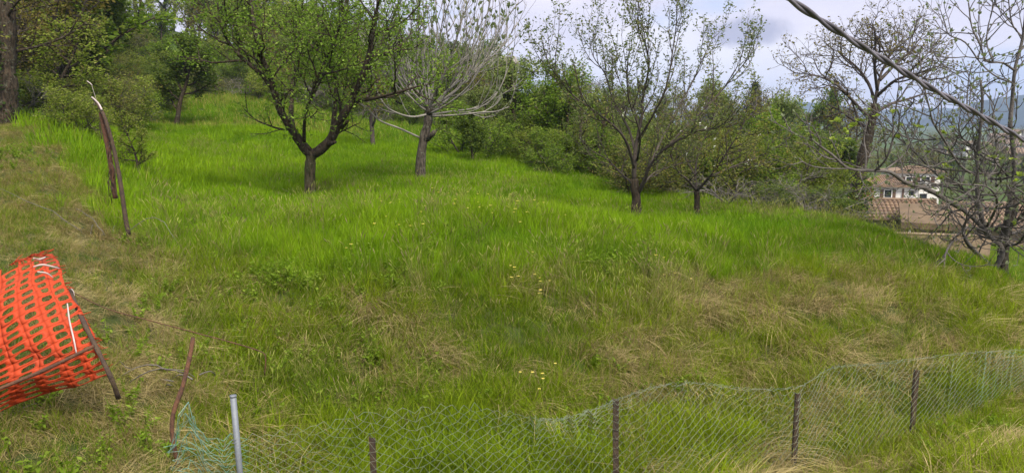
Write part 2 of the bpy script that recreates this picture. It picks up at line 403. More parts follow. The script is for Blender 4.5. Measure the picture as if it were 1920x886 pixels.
ridge('far_hills', [(1150, 236, 2300), (1300, 205, 2300), (1400, 196, 2300), (1480, 188, 2300), (1540, 192, 2300), (1640, 205, 2300), (1760, 200, 2300), (1900, 215, 2300), (2100, 236, 2300)], 500, 8, 220, M['forest_far'])

# ------------------------------------------------------------------ trees
UP = np.array([0, 0, 1.0])
def perp(d, az):
    a = np.cross(d, [0.3, 0.2, 0.93] if abs(d[2]) < 0.9 else [1, 0.1, 0]); a = nrm(a); b = np.cross(d, a)
    return math.cos(az) * a + math.sin(az) * b
def at(pts, t):
    k = t * (len(pts) - 1); i = min(int(k), len(pts) - 2); f = k - i
    return pts[i] * (1 - f) + pts[i + 1] * f, nrm(pts[i + 1] - pts[i])
def smooth(pts, n=4):
    """Catmull-Rom through the points"""
    p = np.asarray(pts, float); q = np.vstack([2 * p[0] - p[1], p, 2 * p[-1] - p[-2]]); out = []
    for i in range(1, len(q) - 2):
        for t in np.arange(n) / n:
            out.append(0.5 * ((2 * q[i]) + (-q[i - 1] + q[i + 1]) * t + (2 * q[i - 1] - 5 * q[i] + 4 * q[i + 1] - q[i + 2]) * t * t + (-q[i - 1] + 3 * q[i] - 3 * q[i + 1] + q[i + 2]) * t ** 3))
    out.append(p[-1]); return np.array(out)

class Tree:
    def __init__(s, seed): s.parts = {}; s.twigs = []; s.tips = []; s.r = np.random.default_rng(seed); s.mat = {}
    def geo(s, part):
        if part not in s.parts: s.parts[part] = Geo()
        return s.parts[part]
    def limb(s, part, pts, r0, r1, k=7, n=4, pw=1.0):
        p = smooth(pts, n); t = np.linspace(0, 1, len(p))
        rad = r0 + (r1 - r0) * t ** pw
        rad = rad * (1 + 0.06 * s.r.normal(size=len(p)))
        if part == 'trunk': rad = rad * (1 + 0.35 * np.clip(1 - t * 3.2, 0, 1) ** 1.5)
        s.geo(part).tube(p, rad, k); return p, rad
    def walk(s, p, d, L, n, gnarl, up, updecay=0.0):
        pts = [np.array(p, float)]; d = nrm(d)
        for i in range(n):
            d = nrm(d + s.r.normal(size=3) * gnarl + UP * up * (1 - updecay * i / n)); pts.append(pts[-1] + d * (L / n))
        return np.array(pts)
    def spawn(s, part, pts, rad, lev, spec):
        sp = spec[lev]; n = sp['n']; n = max(1, int(n * s.r.uniform(0.8, 1.25) + 0.5)); az = s.r.uniform(0, 6.28)
        for i in range(n):
            t = sp.get('t0', 0.2) + (sp.get('t1', 1.0) - sp.get('t0', 0.2)) * (i + s.r.uniform(0.1, 0.95)) / n
            t = min(t, 0.999)
            p, d = at(pts, t); az += 2.4 + s.r.normal() * 0.5
            a = R(sp['ang']) * s.r.uniform(0.65, 1.3)
            dd = math.cos(a) * d + math.sin(a) * perp(d, az)
            L = sp['len'] * s.r.uniform(0.55, 1.25) * (1 - sp.get('fall', 0.35) * t)
            q = s.walk(p, dd, L, sp.get('seg', 4), sp.get('gnarl', 0.12), sp.get('up', 0.1))
            k = min(int(t * (len(rad) - 1)), len(rad) - 1)
            r0 = min(rad[k] * 0.8, sp['rad'] * s.r.uniform(0.8, 1.2)); rr = np.linspace(r0, r0 * sp.get('taper', 0.4), len(q))
            s.geo(part).tube(q, rr, sp.get('k', 4), cap=lev < 1)
            if lev + 1 < len(spec): s.spawn(part, q, rr, lev + 1, spec)
            if lev >= len(spec) - sp.get('leaflev', 1): s.twigs.append(q)
            if lev + 1 == len(spec): s.tips.append((q[-1], nrm(q[-1] - q[-2])))
    def leafpos(s, per, jit, t0=0.1):
        out = []
        for q in s.twigs:
            n = int(per * s.r.uniform(0.6, 1.4) + s.r.uniform())
            t = (t0 + (1 - t0) * s.r.uniform(size=n)) * (len(q) - 1); i = np.minimum(t.astype(int), len(q) - 2); f = (t - i)[:, None]
            out.append(q[i] * (1 - f) + q[i + 1] * f + s.r.normal(size=(n, 3)) * jit)
        return np.concatenate(out) if out else np.zeros((0, 3))

def leaves(geo, pos, size, r, wid=0.5, up=0.5, droop=0.0, m=0, outc=None, var=0.35):
    """folded pointed leaves, two faces each"""
    n = len(pos)
    if not n: return
    d = r.normal(size=(n, 3)); d[:, 2] = d[:, 2] * 0.6 - droop
    if outc is not None: d += 0.8 * (pos - outc) / (np.linalg.norm(pos - outc, axis=1, keepdims=True) + 1e-6)
    d /= np.linalg.norm(d, axis=1, keepdims=True)
    nn = r.normal(size=(n, 3)) + UP * up * 2
    sd = np.cross(d, nn); sd /= np.linalg.norm(sd, axis=1, keepdims=True) + 1e-9
    nn = np.cross(sd, d)
    L = size * r.uniform(1 - var, 1 + var, size=(n, 1)); W = L * wid * 0.5
    V = np.stack([pos, pos + d * L * 0.45 + sd * W + nn * L * 0.08, pos + d * L, pos + d * L * 0.45 - sd * W + nn * L * 0.08], 1).reshape(-1, 3)
    i = np.arange(n) * 4
    T = np.concatenate([np.stack([i, i + 1, i + 2], 1), np.stack([i, i + 2, i + 3], 1)])
    geo.add(V, T=T, m=m)

def finish(name, base, T, mats, label, group=None, cat='tree', crown=None):
    """crown: list of (part name, Geo, material). every woody part becomes a child"""
    root = empty(name, tuple(base)); tag(root, label, cat, group)
    b = np.asarray(base, float)
    for pn, g in T.parts.items():
        g.V = [v - b for v in g.V]
        key = pn.split('#')[0]
        link(key, g.mesh(key, mats.get(key, mats['*'])), root)
    for pn, g, m in (crown or []):
        if g.n == 0: continue
        g.V = [v - b for v in g.V]; link(pn, g.mesh(pn, m), root)
    return root

# --- leafy plum tree, left of centre
def plum():
    Y = 15.0; T = Tree(11); b = G(580, Y, -0.12)
    off = lambda l: [P(px, py, Y + dy) for px, py, dy in l]
    p, r = T.limb('trunk', [b, P(581, 335, Y), P(582, 305, Y), P(585, 284, Y)], 0.115, 0.10, 10); 
    s1 = dict(n=9, ang=48, len=1.15, rad=0.022, up=0.10, gnarl=0.16, seg=6, t0=0.22, k=5, fall=0.25)
    s2 = dict(n=5, ang=45, len=0.6, rad=0.010, up=0.05, gnarl=0.16, seg=4, t0=0.15, k=4, leaflev=2)
    s3 = dict(n=4, ang=45, len=0.3, rad=0.005, up=0.0, gnarl=0.15, seg=3, t0=0.1, k=3)
    L = [
     ([(583, 290, 0), (565, 270, -.05), (549, 245, -.2), (527, 210, -.4), (515, 175, -.5), (505, 140, -.6), (490, 105, -.8), (478, 60, -1.0), (470, 0, -1.0), (465, -60, -.9)], 0.105, 0.02, 12),
     ([(516, 172, -.5), (490, 140, -.7), (455, 110, -.9), (430, 82, -1.0), (414, 48, -1.1), (408, 5, -1.1)], 0.05, 0.012, 8),
     ([(549, 245, -.2), (546, 205, .3), (550, 150, .7), (560, 110, .9), (558, 70, 1.0), (566, 25, 1.1), (570, -50, 1.2)], 0.06, 0.015, 10),
     ([(557, 115, .9), (573, 78, .8), (590, 90, .6), (604, 70, .4), (612, 20, .3)], 0.035, 0.012, 5),
     ([(584, 290, 0), (601, 281, -.05), (620, 261, -.1), (634, 232, -.2), (650, 206, -.3), (662, 187, -.3), (676, 150, -.5), (690, 108, -.6), (700, 60, -.7), (708, 10, -.8), (712, -60, -.8)], 0.11, 0.02, 12),
     ([(660, 189, -.3), (700, 185, -.5), (742, 174, -.9), (770, 166, -1.0), (788, 161, -1.1)], 0.04, 0.012, 4),
     ([(692, 105, -.6), (720, 101, -.3), (748, 88, 0), (772, 62, .1)], 0.03, 0.01, 6),
     ([(622, 258, -.1), (628, 205, .3), (632, 150, .5), (641, 95, .7), (650, 40, .9), (655, -40, 1.0)], 0.06, 0.015, 12),
     ([(570, 272, 0), (572, 220, -.5), (590, 160, -.9), (612, 110, -1.1), (640, 40, -1.3), (655, -40, -1.3)], 0.035, 0.012, 12),
     ([(640, 224, -.2), (652, 200, .9), (672, 150, 1.4), (712, 90, 1.7), (742, 20, 1.9), (760, -40, 2.0)], 0.04, 0.012, 10),
    ]
    for i, (pl_, r0, r1, n) in enumerate(L):
        q, rr = T.limb('limb#%d' % i, off(pl_), r0, r1, 7)
        T.spawn('limb#%d' % i, q, rr, 0, [dict(s1, n=n), s2, s3])
    T.geo('stub').tube(off([(641, 240, -.2), (648, 232, -.3), (652, 226, -.4)]), [0.04, 0.03, 0.02], 6)
    T.geo('stub#1').tube(off([(614, 272, -.1), (624, 268, -.3), (629, 266, -.4)]), [0.045, 0.04, 0.03], 6)
    g = Geo(); pos = T.leafpos(8, 0.045); leaves(g, pos, 0.056, T.r, 0.55, 0.5)
    # shoots of leaves along the limbs and sprouts in the fork
    low = []
    for i, q in enumerate([off(l[0]) for l in L[:1]] * 2 + [off(L[7][0]), off(L[8][0]), off(L[2][0]), off(L[9][0])]):
        q = smooth(q, 4)[4:]; low.append(q[T.r.integers(0, len(q), 420)] + T.r.normal(size=(420, 3)) * 0.13)
    leaves(g, np.concatenate(low), 0.06, T.r, 0.55, 0.5)
    print('plum leaves', len(pos))
    return finish('plum_tree', b, T, {'*': M['bark'], 'trunk': M['bark_moss']}, 'large leafy fruit tree with two main limbs forking low, left of the bare grey fig', crown=[('crown', g, M['leaf_plum'])])
plum()

# --- bare grey fig with a knobbly head
def buds(T, g, size, n=4, m=0, tips=None, lime=0.0):
    for p, d in (tips or T.tips):
        k = T.r.integers(n - 1, n + 2)
        pos = np.repeat(p[None], k, 0)
        dd = d + T.r.normal(size=(k, 3)) * 0.45 + UP * 0.25; dd /= np.linalg.norm(dd, axis=1, keepdims=True)
        L = size * T.r.uniform(0.6, 1.3, (k, 1)); sd = np.cross(dd, T.r.normal(size=(k, 3))); sd /= np.linalg.norm(sd, axis=1, keepdims=True)
        V = np.stack([pos, pos + dd * L * 0.55 + sd * L * 0.24, pos + dd * L, pos + dd * L * 0.55 - sd * L * 0.24], 1).reshape(-1, 3)
        i = np.arange(k) * 4
        g.add(V, T=np.concatenate([np.stack([i, i + 1, i + 2], 1), np.stack([i, i + 2, i + 3], 1)]), m=m)

def grey_fig():
    Y = 18.0; T = Tree(5); b = G(787, Y, -0.12)
    h = P(803, 214, Y)
    T.limb('trunk', [b, P(789, 300, Y), P(795, 258, Y), P(802, 232, Y), h + UP * .03], 0.115, 0.10, 10, pw=0.7)
    T.geo('stub').tube([P(800, 262, Y - .02), P(812, 250, Y - .1), P(818, 243, Y - .15)], [0.07, 0.06, 0.035], 7)
    T.geo('stub#1').tube([h, h + np.array([.05, -.04, .14]), h + np.array([.02, -.05, .24])], [0.10, 0.09, 0.06], 8)
    hand = [
     [(787, 258, 0), (750, 241, -.3), (712, 226, -.5), (690, 205, -.6), (668, 190, -.7)],
     [(803, 218, 0), (850, 216, -.2), (900, 211, -.3), (930, 209, -.35), (955, 200, -.4)],
     [(803, 216, 0), (845, 209, .4), (890, 203, .6), (918, 190, .7), (940, 160, .8), (962, 100, .9)],
     [(803, 214, 0), (775, 219, -.4), (745, 212, -.7), (720, 195, -.9), (700, 150, -1.), (695, 90, -1)],
     [(803, 214, 0), (840, 195, -.5), (880, 160, -.9), (910, 110, -1.1), (940, 50, -1.2), (972, 5, -1.3)],
     [(803, 214, 0), (845, 180, .4), (880, 130, .6), (900, 80, .7), (915, 20, .8), (925, -40, .8)],
    ]
    s1 = dict(n=7, ang=34, len=1.35, rad=0.012, up=0.16, gnarl=0.11, seg=6, t0=0.2, k=5, fall=0.2, taper=0.5)
    s2 = dict(n=3, ang=32, len=0.7, rad=0.008, up=0.16, gnarl=0.07, seg=5, t0=0.25, k=4, taper=0.6)
    for i, l in enumerate(hand):
        q, rr = T.limb('limb#%d' % i, [P(a, c, Y + d) for a, c, d in l], 0.028, 0.011, 6)
        if i: T.spawn('limb#%d' % i, q, rr, 0, [dict(s1, n=4 if i < 2 else 6, len=0.9 if i < 2 else 1.3), s2])
        else: T.spawn('limb#%d' % i, q, rr, 0, [dict(s1, n=2, len=0.5)])
    for i in range(19):
        az = i * 2.4 + T.r.uniform(-.3, .3); el = R(T.r.uniform(12, 80))
        d = np.array([math.cos(az) * math.cos(el), math.sin(az) * math.cos(el), math.sin(el)])
        q = T.walk(h + np.array([0, 0, T.r.uniform(0, .15)]), d, T.r.uniform(2.0, 3.1), 11, 0.10, 0.085)
        rr = np.linspace(0.024, 0.010, len(q)); T.geo('limb#%d' % (10 + i)).tube(q, rr, 6)
        T.spawn('limb#%d' % (10 + i), q, rr, 0, [s1, s2])
    g = Geo(); buds(T, g, 0.115, 4)
    return finish('fig_tree', b, T, {'*': M['bark_grey'], 'trunk': M['bark_fig_trunk'], 'stub': M['bark_fig_trunk']}, 'bare pale grey fig tree whose branches fan out from a knobbly head', crown=[('bud_cluster', g, M['leaf_bud'])])
grey_fig()

# --- cherry with several stems, right of centre
def cherry():
    Y = 14.0; T = Tree(21); b = G(1193, Y, -0.12)
    T.limb('trunk', [b, P(1193, 378, Y), P(1190, 355, Y), P(1189, 335, Y)], 0.095, 0.075, 9)
    s1 = dict(n=9, ang=38, len=1.0, rad=0.011, up=0.22, gnarl=0.08, seg=6, t0=0.2, k=5, fall=0.2)
    s2 = dict(n=7, ang=40, len=0.42, rad=0.006, up=0.15, gnarl=0.1, seg=4, t0=0.1, k=3, leaflev=2)
    L = [
     ([(1189, 338, 0), (1190, 300, 0), (1194, 265, .1), (1203, 220, .2), (1206, 180, .3), (1216, 130, .3), (1212, 90, .3), (1198, 55, .25), (1184, 14, .2)], 0.07, 0.006, 11),
     ([(1197, 362, 0), (1210, 335, -.2), (1216, 315, -.3), (1240, 285, -.5), (1275, 260, -.7), (1310, 245, -.9), (1345, 238, -1.0), (1380, 222, -1.1)], 0.06, 0.01, 10),
     ([(1190, 318, 0), (1178, 275, -.3), (1160, 245, -.5), (1120, 212, -.8), (1078, 182, -1.0), (1050, 150, -1.1), (1030, 120, -1.2), (1018, 85, -1.2)], 0.045, 0.006, 10),
     ([(1192, 290, 0), (1178, 240, .4), (1150, 190, .8), (1135, 140, 1.0), (1112, 105, 1.1), (1104, 66, 1.2)], 0.04, 0.006, 9),
     ([(1196, 262, .1), (1225, 215, -.3), (1250, 160, -.5), (1262, 90, -.6), (1268, 45, -.6), (1270, 12, -.6)], 0.035, 0.005, 8),
     ([(1214, 318, -.3), (1240, 262, .3), (1270, 205, .8), (1300, 150, 1.0), (1320, 105, 1.1), (1342, 62, 1.2)], 0.04, 0.006, 9),
     ([(1242, 283, -.5), (1290, 235, -.2), (1335, 190, 0), (1370, 150, .1), (1395, 120, .1), (1412, 98, .1)], 0.035, 0.006, 9),
     ([(1190, 345, 0), (1170, 330, .4), (1140, 300, .8), (1110, 282, 1.1), (1085, 255, 1.2)], 0.03, 0.008, 6),
     ([(1200, 355, 0), (1225, 325, .6), (1265, 310, 1.0), (1300, 300, 1.3)], 0.03, 0.008, 6),
     ([(1195, 300, 0), (1200, 250, -.7), (1180, 190, -1.1), (1175, 140, -1.3), (1170, 95, -1.4)], 0.035, 0.005, 8),
    ]
    for i, (l, r0, r1, n) in enumerate(L):
        q, rr = T.limb('limb#%d' % i, [P(a, c, Y + d) for a, c, d in l], r0 * .62, r1 * .8, 7)
        T.spawn('limb#%d' % i, q, rr, 0, [dict(s1, n=int(n * 1.3)), s2]); T.twigs.append(q[len(q) // 2:])
    g = Geo(); pos = T.leafpos(12, 0.035)
    leaves(g, pos, 0.06, T.r, 0.45, 0.2)
    print('cherry leaves', len(pos))
    fl = Geo(); bp = pos[T.r.integers(0, len(pos), 16)]
    bp = np.repeat(bp, 4, 0) + T.r.normal(size=(64, 3)) * 0.02; leaves(fl, bp, 0.035, T.r, 0.9, 0.3)
    return finish('cherry_tree', b, T, {'*': M['twig'], 'trunk': M['bark']}, 'tall cherry tree with upright shoots and few white blossoms, right of centre in the meadow', crown=[('crown', g, M['leaf_cherry']), ('blossom', fl, M['blossom'])])
cherry()

def small_cherry():
    Y = 16.5; T = Tree(33); b = G(1307, Y, -0.12)
    T.limb('trunk', [b, P(1307, 378, Y), P(1306, 358, Y)], 0.07, 0.06, 8)
    s1 = dict(n=9, ang=42, len=0.95, rad=0.012, up=0.1, gnarl=0.12, seg=5, t0=0.2, k=4, fall=0.2)
    s2 = dict(n=6, ang=42, len=0.45, rad=0.006, up=0.06, gnarl=0.12, seg=4, t0=0.1, k=3, leaflev=2)
    L = [([(1306, 358, 0), (1290, 338, -.2), (1272, 322, -.4), (1258, 290, -.5), (1250, 250, -.6)], 0.045, 0.01, 10),
         ([(1306, 358, 0), (1325, 338, -.2), (1348, 308, -.5), (1366, 280, -.6), (1390, 240, -.7), (1400, 205, -.7)], 0.05, 0.01, 11),
         ([(1306, 358, 0), (1304, 320, .3), (1312, 280, .5), (1330, 240, .6), (1345, 195, .7)], 0.045, 0.01, 11),
         ([(1330, 332, -.2), (1375, 312, .2), (1420, 295, .4), (1465, 270, .4)], 0.03, 0.008, 9),
         ([(1304, 330, .2), (1285, 290, .9), (1290, 240, 1.2), (1300, 210, 1.3)], 0.03, 0.008, 8)]
    for i, (l, r0, r1, n) in enumerate(L):
        q, rr = T.limb('limb#%d' % i, [P(a, c, Y + d) for a, c, d in l], r0 * .7, r1, 6)
        T.spawn('limb#%d' % i, q, rr, 0, [dict(s1, n=int(n * 1.4)), s2])
    g = Geo(); pos = T.leafpos(9, 0.04); leaves(g, pos, 0.065, T.r, 0.5, 0.3)
    fl = Geo(); bp = pos[T.r.integers(0, len(pos), 16)]; bp = np.repeat(bp, 3, 0) + T.r.normal(size=(48, 3)) * 0.02; leaves(fl, bp, 0.038, T.r, 0.9, 0.3)
    return finish('cherry_tree', b, T, {'*': M['twig'], 'trunk': M['bark']}, 'low spreading cherry tree on a thin forked trunk, just right of the tall cherry', crown=[('crown', g, M['leaf_olive']), ('blossom', fl, M['blossom'])])
small_cherry()

# --- big bare fig at the right edge, reaching left over the slope
def right_fig():
    Y = 11.5; T = Tree(8); b = G(1850, Y, -0.3)
    o = lambda l: [P(a, c, Y + d) for a, c, d in l]
    b = G(1880, Y, -0.2)
    main = [
     ([(1880, 560, 0), (1880, 500, 0), (1882, 460, 0), (1890, 420, 0.1), (1905, 370, .1)], 0.095, 0.07, 0),
     ([(1870, 540, 0), (1858, 520, 0), (1880, 470, -.1), (1850, 435, -.1), (1835, 385, -.2), (1832, 320, -.3), (1836, 260, -.4), (1842, 190, -.5), (1838, 150, -.5)], 0.075, 0.018, 5),
     ([(1885, 455, 0), (1890, 400, -.2), (1902, 330, -.3), (1898, 260, -.4), (1894, 235, -.5), (1898, 190, -.5), (1903, 130, -.6), (1918, 70, -.6), (1925, 0, -.7), (1930, -40, -.7)], 0.07, 0.016, 4),
     ([(1902, 132, -.6), (1880, 118, -.8), (1850, 115, -.9), (1838, 85, -1.), (1822, 50, -1.), (1816, 5, -1.)], 0.025, 0.010, 4),
     ([(1898, 155, -.5), (1870, 145, -.2), (1840, 120, 0), (1810, 80, .1), (1780, 66, .2), (1772, 45, .2), (1769, 34, .2)], 0.02, 0.009, 3),
     ([(1862, 115, -.9), (1850, 80, -.7), (1855, 40, -.7), (1866, 0, -.6)], 0.02, 0.009, 3),
     ([(1906, 100, -.6), (1925, 80, -.2), (1900, 50, 0), (1892, 10, 0), (1890, -30, 0)], 0.02, 0.009, 3),
     ([(1850, 435, -.1), (1815, 400, -.3), (1780, 378, -.6), (1740, 355, -.9), (1700, 343, -1.1), (1668, 322, -1.3), (1640, 320, -1.4), (1592, 316, -1.6), (1560, 290, -1.7), (1530, 268, -1.8), (1518, 256, -1.8)], 0.06, 0.012, 7),
     ([(1640, 320, -1.4), (1660, 300, -1.6), (1672, 270, -1.7), (1675, 240, -1.7), (1674, 215, -1.7)], 0.025, 0.012, 2),
     ([(1622, 322, -1.4), (1624, 290, -1.3), (1620, 260, -1.2), (1626, 228, -1.2)], 0.02, 0.011, 1),
     ([(1660, 318, -1.3), (1690, 295, -1.0), (1704, 275, -.9), (1700, 252, -.8), (1690, 235, -.8)], 0.02, 0.010, 2),
     ([(1592, 316, -1.6), (1560, 316, -1.9), (1525, 312, -2.1), (1505, 303, -2.1), (1498, 296, -2.1)], 0.015, 0.008, 1),
     ([(1835, 385, -.2), (1800, 350, .2), (1760, 330, .4), (1720, 290, .5), (1690, 262, .6), (1655, 250, .6)], 0.035, 0.010, 6),
     ([(1832, 330, -.3), (1800, 310, -.6), (1770, 262, -.9), (1750, 230, -1.0), (1742, 200, -1.1), (1730, 150, -1.2), (1724, 98, -1.2)], 0.03, 0.008, 5),
     ([(1836, 290, -.4), (1800, 258, .2), (1740, 262, .4), (1700, 258, .5), (1660, 240, .5)], 0.022, 0.008, 4),
     ([(1838, 250, -.4), (1815, 215, -.2), (1815, 160, 0), (1822, 120, 0)], 0.02, 0.008, 4),
     ([(1890, 430, 0), (1920, 400, -.3), (1960, 370, -.5), (2010, 330, -.6), (2040, 260, -.7)], 0.05, 0.012, 5),
     ([(1850, 435, -.1), (1820, 425, -.5), (1795, 440, -.8), (1775, 470, -1.0), (1770, 500, -1.1)], 0.03, 0.010, 4),
     ([(1835, 400, -.2), (1790, 395, .5), (1765, 420, .7), (1745, 440, .8), (1735, 455, .8)], 0.025, 0.010, 4),
     ([(1850, 425, -.1), (1870, 380, -.8), (1850, 350, -1.2), (1800, 345, -1.5), (1770, 330, -1.7)], 0.03, 0.010, 5),
     ([(1885, 460, 0), (1910, 455, -.5), (1930, 420, -1.), (1925, 370, -1.3), (1900, 350, -1.5)], 0.03, 0.010, 5),
     ([(1890, 330, -.2), (1865, 300, -.5), (1868, 270, -.6), (1860, 225, -.8), (1872, 180, -.9)], 0.022, 0.008, 4),
     ([(1858, 500, 0), (1835, 478, -.4), (1812, 452, -.7), (1806, 430, -.8), (1815, 410, -.9), (1835, 395, -1.)], 0.06, 0.015, 4),
    ]
    s1 = dict(n=5, ang=50, len=0.72, rad=0.010, up=0.07, gnarl=0.15, seg=6, t0=0.15, k=5, fall=0.2, taper=0.6)
    s2 = dict(n=4, ang=42, len=0.34, rad=0.0055, up=0.10, gnarl=0.12, seg=4, t0=0.3, k=4, taper=0.7)
    for i, (l, r0, r1, n) in enumerate(main):
        pn = 'trunk' if i == 0 else 'limb#%d' % i
        q, rr = T.limb(pn, o(l), r0 * (.64 if i else 1), r1 * .85, 8 if i < 3 else 6)
        if i: T.tips.append((q[-1], nrm(q[-1] - q[-2])))
        if n: T.spawn(pn, q, rr, 0, [dict(s1, n=int(n * 2.2)), s2])
    for i in range(26):
        p0 = o([(T.r.uniform(1830, 1895), T.r.uniform(290, 450), T.r.uniform(-.2, .2))])[0]; az = T.r.uniform(0, 6.28)
        q = T.walk(p0, [math.cos(az) * 1.3 - .25, math.sin(az), T.r.uniform(-.25, .25)], T.r.uniform(.7, 1.5), 9, .16, .04); rr = np.linspace(.02, .007, len(q))
        pn = 'limb#%d' % (40 + i); T.geo(pn).tube(q, rr, 6); T.spawn(pn, q, rr, 0, [dict(s1, n=4, len=.5), s2])
    g = Geo(); buds(T, g, 0.055, 4)
    root = finish('fig_tree', b, T, {'*': M['bark_fig_dark'], 'trunk': M['bark_fig_trunk']}, 'large tangled fig tree with bare crooked branches at the right edge', crown=[('bud_cluster', g, M['leaf_bud'])])
    # tufts of opened yellow-green leaves
    tu = Geo(); tips = [(np.zeros(3), UP)]
    buds(T, tu, 0.062, 12, tips=tips); me = tu.mesh('leaf_tuft', M['leaf_lime'])
    spots = [(1688, 236, -.8), (1725, 240, -1.1), (1788, 240, -.6), (1768, 250, -.9), (1568, 228, -1.6), (1600, 238, -1.5), (1590, 262, -1.4), (1645, 218, -1.2), (1632, 208, -1.3), (1612, 228, -1.2), (1674, 212, -1.7), (1562, 262, -1.7), (1585, 248, -1.8),
             (1862, 296, -.6), (1880, 298, -.7), (1765, 335, -.5), (1772, 312, -.7), (1905, 340, -1.2), (1910, 330, -1.4), (1780, 282, -.4), (1805, 284, -.3), (1898, 300, -.9), (1518, 254, -1.8), (1680, 258, .5), (1900, 420, -1), (1740, 286, .3)]
    for a, c, d in spots:
        t = link('leaf_tuft', me, root, tuple(P(a, c, Y + d) - b)); sc = random.uniform(0.7, 1.25)
        t.scale = (sc * 1.5, sc * 1.5, sc * 0.75); t.rotation_euler = (random.uniform(-.4, .4), random.uniform(-.4, .4), random.uniform(0, 6))
right_fig()

# --- bare tree with ivy on the trunk behind the edge of the meadow
def ivy_tree():
    Y = 25.0; T = Tree(14); b = P(1598, 430, Y); b[2] = ground(b[0], b[1])[0] - 0.2
    T.limb('trunk', [b, P(1601, 400, Y), P(1609, 350, Y), P(1617, 300, Y), P(1630, 250, Y), P(1642, 195, Y)], 0.24, 0.13, 10)
    s1 = dict(n=7, ang=45, len=1.7, rad=0.03, up=0.06, gnarl=0.2, seg=6, t0=0.2, k=5, fall=0.3)
    s2 = dict(n=6, ang=45, len=0.85, rad=0.014, up=0.06, gnarl=0.22, seg=5, t0=0.15, k=4)
    s3 = dict(n=4, ang=45, len=0.4, rad=0.008, up=0.08, gnarl=0.2, seg=3, t0=0.15, k=3)
    L = [[(1640, 200, 0), (1646, 160, 0), (1655, 130, .2), (1672, 100, .3), (1690, 75, .4)],
         [(1641, 195, 0), (1630, 160, .3), (1610, 130, .5), (1585, 108, .7), (1570, 95, .8)],
         [(1632, 225, 0), (1600, 190, -.6), (1570, 160, -1.), (1540, 145, -1.3), (1515, 140, -1.5)],
         [(1644, 180, 0), (1680, 150, -.6), (1715, 140, -1.), (1745, 128, -1.3)],
         [(1636, 215, 0), (1670, 195, .8), (1705, 185, 1.3), (1740, 175, 1.6), (1770, 180, 1.8)],
         [(1645, 170, 0), (1640, 120, -.5), (1650, 90, -.8), (1640, 62, -1.)],
         [(1628, 240, 0), (1600, 225, 1.0), (1570, 205, 1.6), (1550, 195, 2.)],
         [(1650, 150, 0), (1685, 115, .8), (1705, 100, 1.3), (1722, 85, 1.6)]]
    for i, l in enumerate(L):
        q, rr = T.limb('limb#%d' % i, [P(a, c, Y + d) for a, c, d in l], 0.06, 0.016, 6)
        T.spawn('limb#%d' % i, q, rr, 0, [s1, s2, s3])
    g = Geo(); pos = T.leafpos(2, 0.03, 0.5); leaves(g, pos, 0.09, T.r, 0.5, 0.2)
    iv = Geo(); n = 1500; t = T.r.uniform(0, 1, n) ** 1.2
    zz = b[2] + 0.2 + t * 2.0; ang = T.r.uniform(0, 6.28, n); rad = 0.2 + 0.18 * (1 - t) * T.r.uniform(0, 1, n) + 0.1 * T.r.normal(size=n)
    cx = b[0] + (zz - b[2]) * 0.09
    leaves(iv, np.c_[cx + np.cos(ang) * rad, b[1] + np.sin(ang) * rad, zz], 0.10, T.r, 0.8, 0.3)
    finish('bare_tree', b, T, {'*': M['twig'], 'trunk': M['bark']}, 'bare twiggy tree with ivy round its trunk, in front of the white house', crown=[('bud_cluster', g, M['leaf_brown']), ('ivy', iv, M['ivy'])])
ivy_tree()

# ------------------------------------------------------------------ trees of the wood: a few grown once, then copied
def grown(seed, H=6.0, spread=0.5, trunk_r=0.14, leafn=9, leafsize=0.12, n1=9, n2=7, n3=5, mat='leaf_spring', bark='bark', up=0.12, start=0.25, stems=1, lean=0.1, wid=0.55, jit=0.1, gn=0.14):
    T = Tree(seed)
    for sidx in range(stems):
        d = nrm([T.r.normal() * lean * stems, T.r.normal() * lean * stems, 1])
        p = T.walk((T.r.normal() * .1 * (stems > 1), T.r.normal() * .1 * (stems > 1), -0.2), d, H * 0.86, 10, 0.07, 0.04)
        rr = np.linspace(trunk_r, trunk_r * 0.22, len(p)); rr[0] *= 1.25
        T.geo('trunk').tube(p, rr, 8)
        s1 = dict(n=n1, ang=58, len=H * spread * 0.8, rad=trunk_r * 0.42, up=up, gnarl=gn, seg=6, t0=start, k=5, fall=0.45)
        s2 = dict(n=n2, ang=46, len=H * spread * 0.36, rad=trunk_r * 0.16, up=up * .6, gnarl=gn, seg=4, t0=0.2, k=4, leaflev=2)
        s3 = dict(n=n3, ang=45, len=H * spread * 0.17, rad=trunk_r * 0.07, up=0.03, gnarl=gn, seg=3, t0=0.1, k=3)
        T.spawn('trunk', p, rr, 0, [s1, s2, s3])
    g = Geo(); pos = T.leafpos(leafn, jit); 
    if len(pos) > 9000: pos = pos[T.r.permutation(len(pos))[:9000]]
    if len(pos): leaves(g, pos, leafsize, T.r, wid, 0.45)
    return (T.parts['trunk'].mesh('trunk', M[bark]), g.mesh('crown', M[mat]) if g.n else None, H)

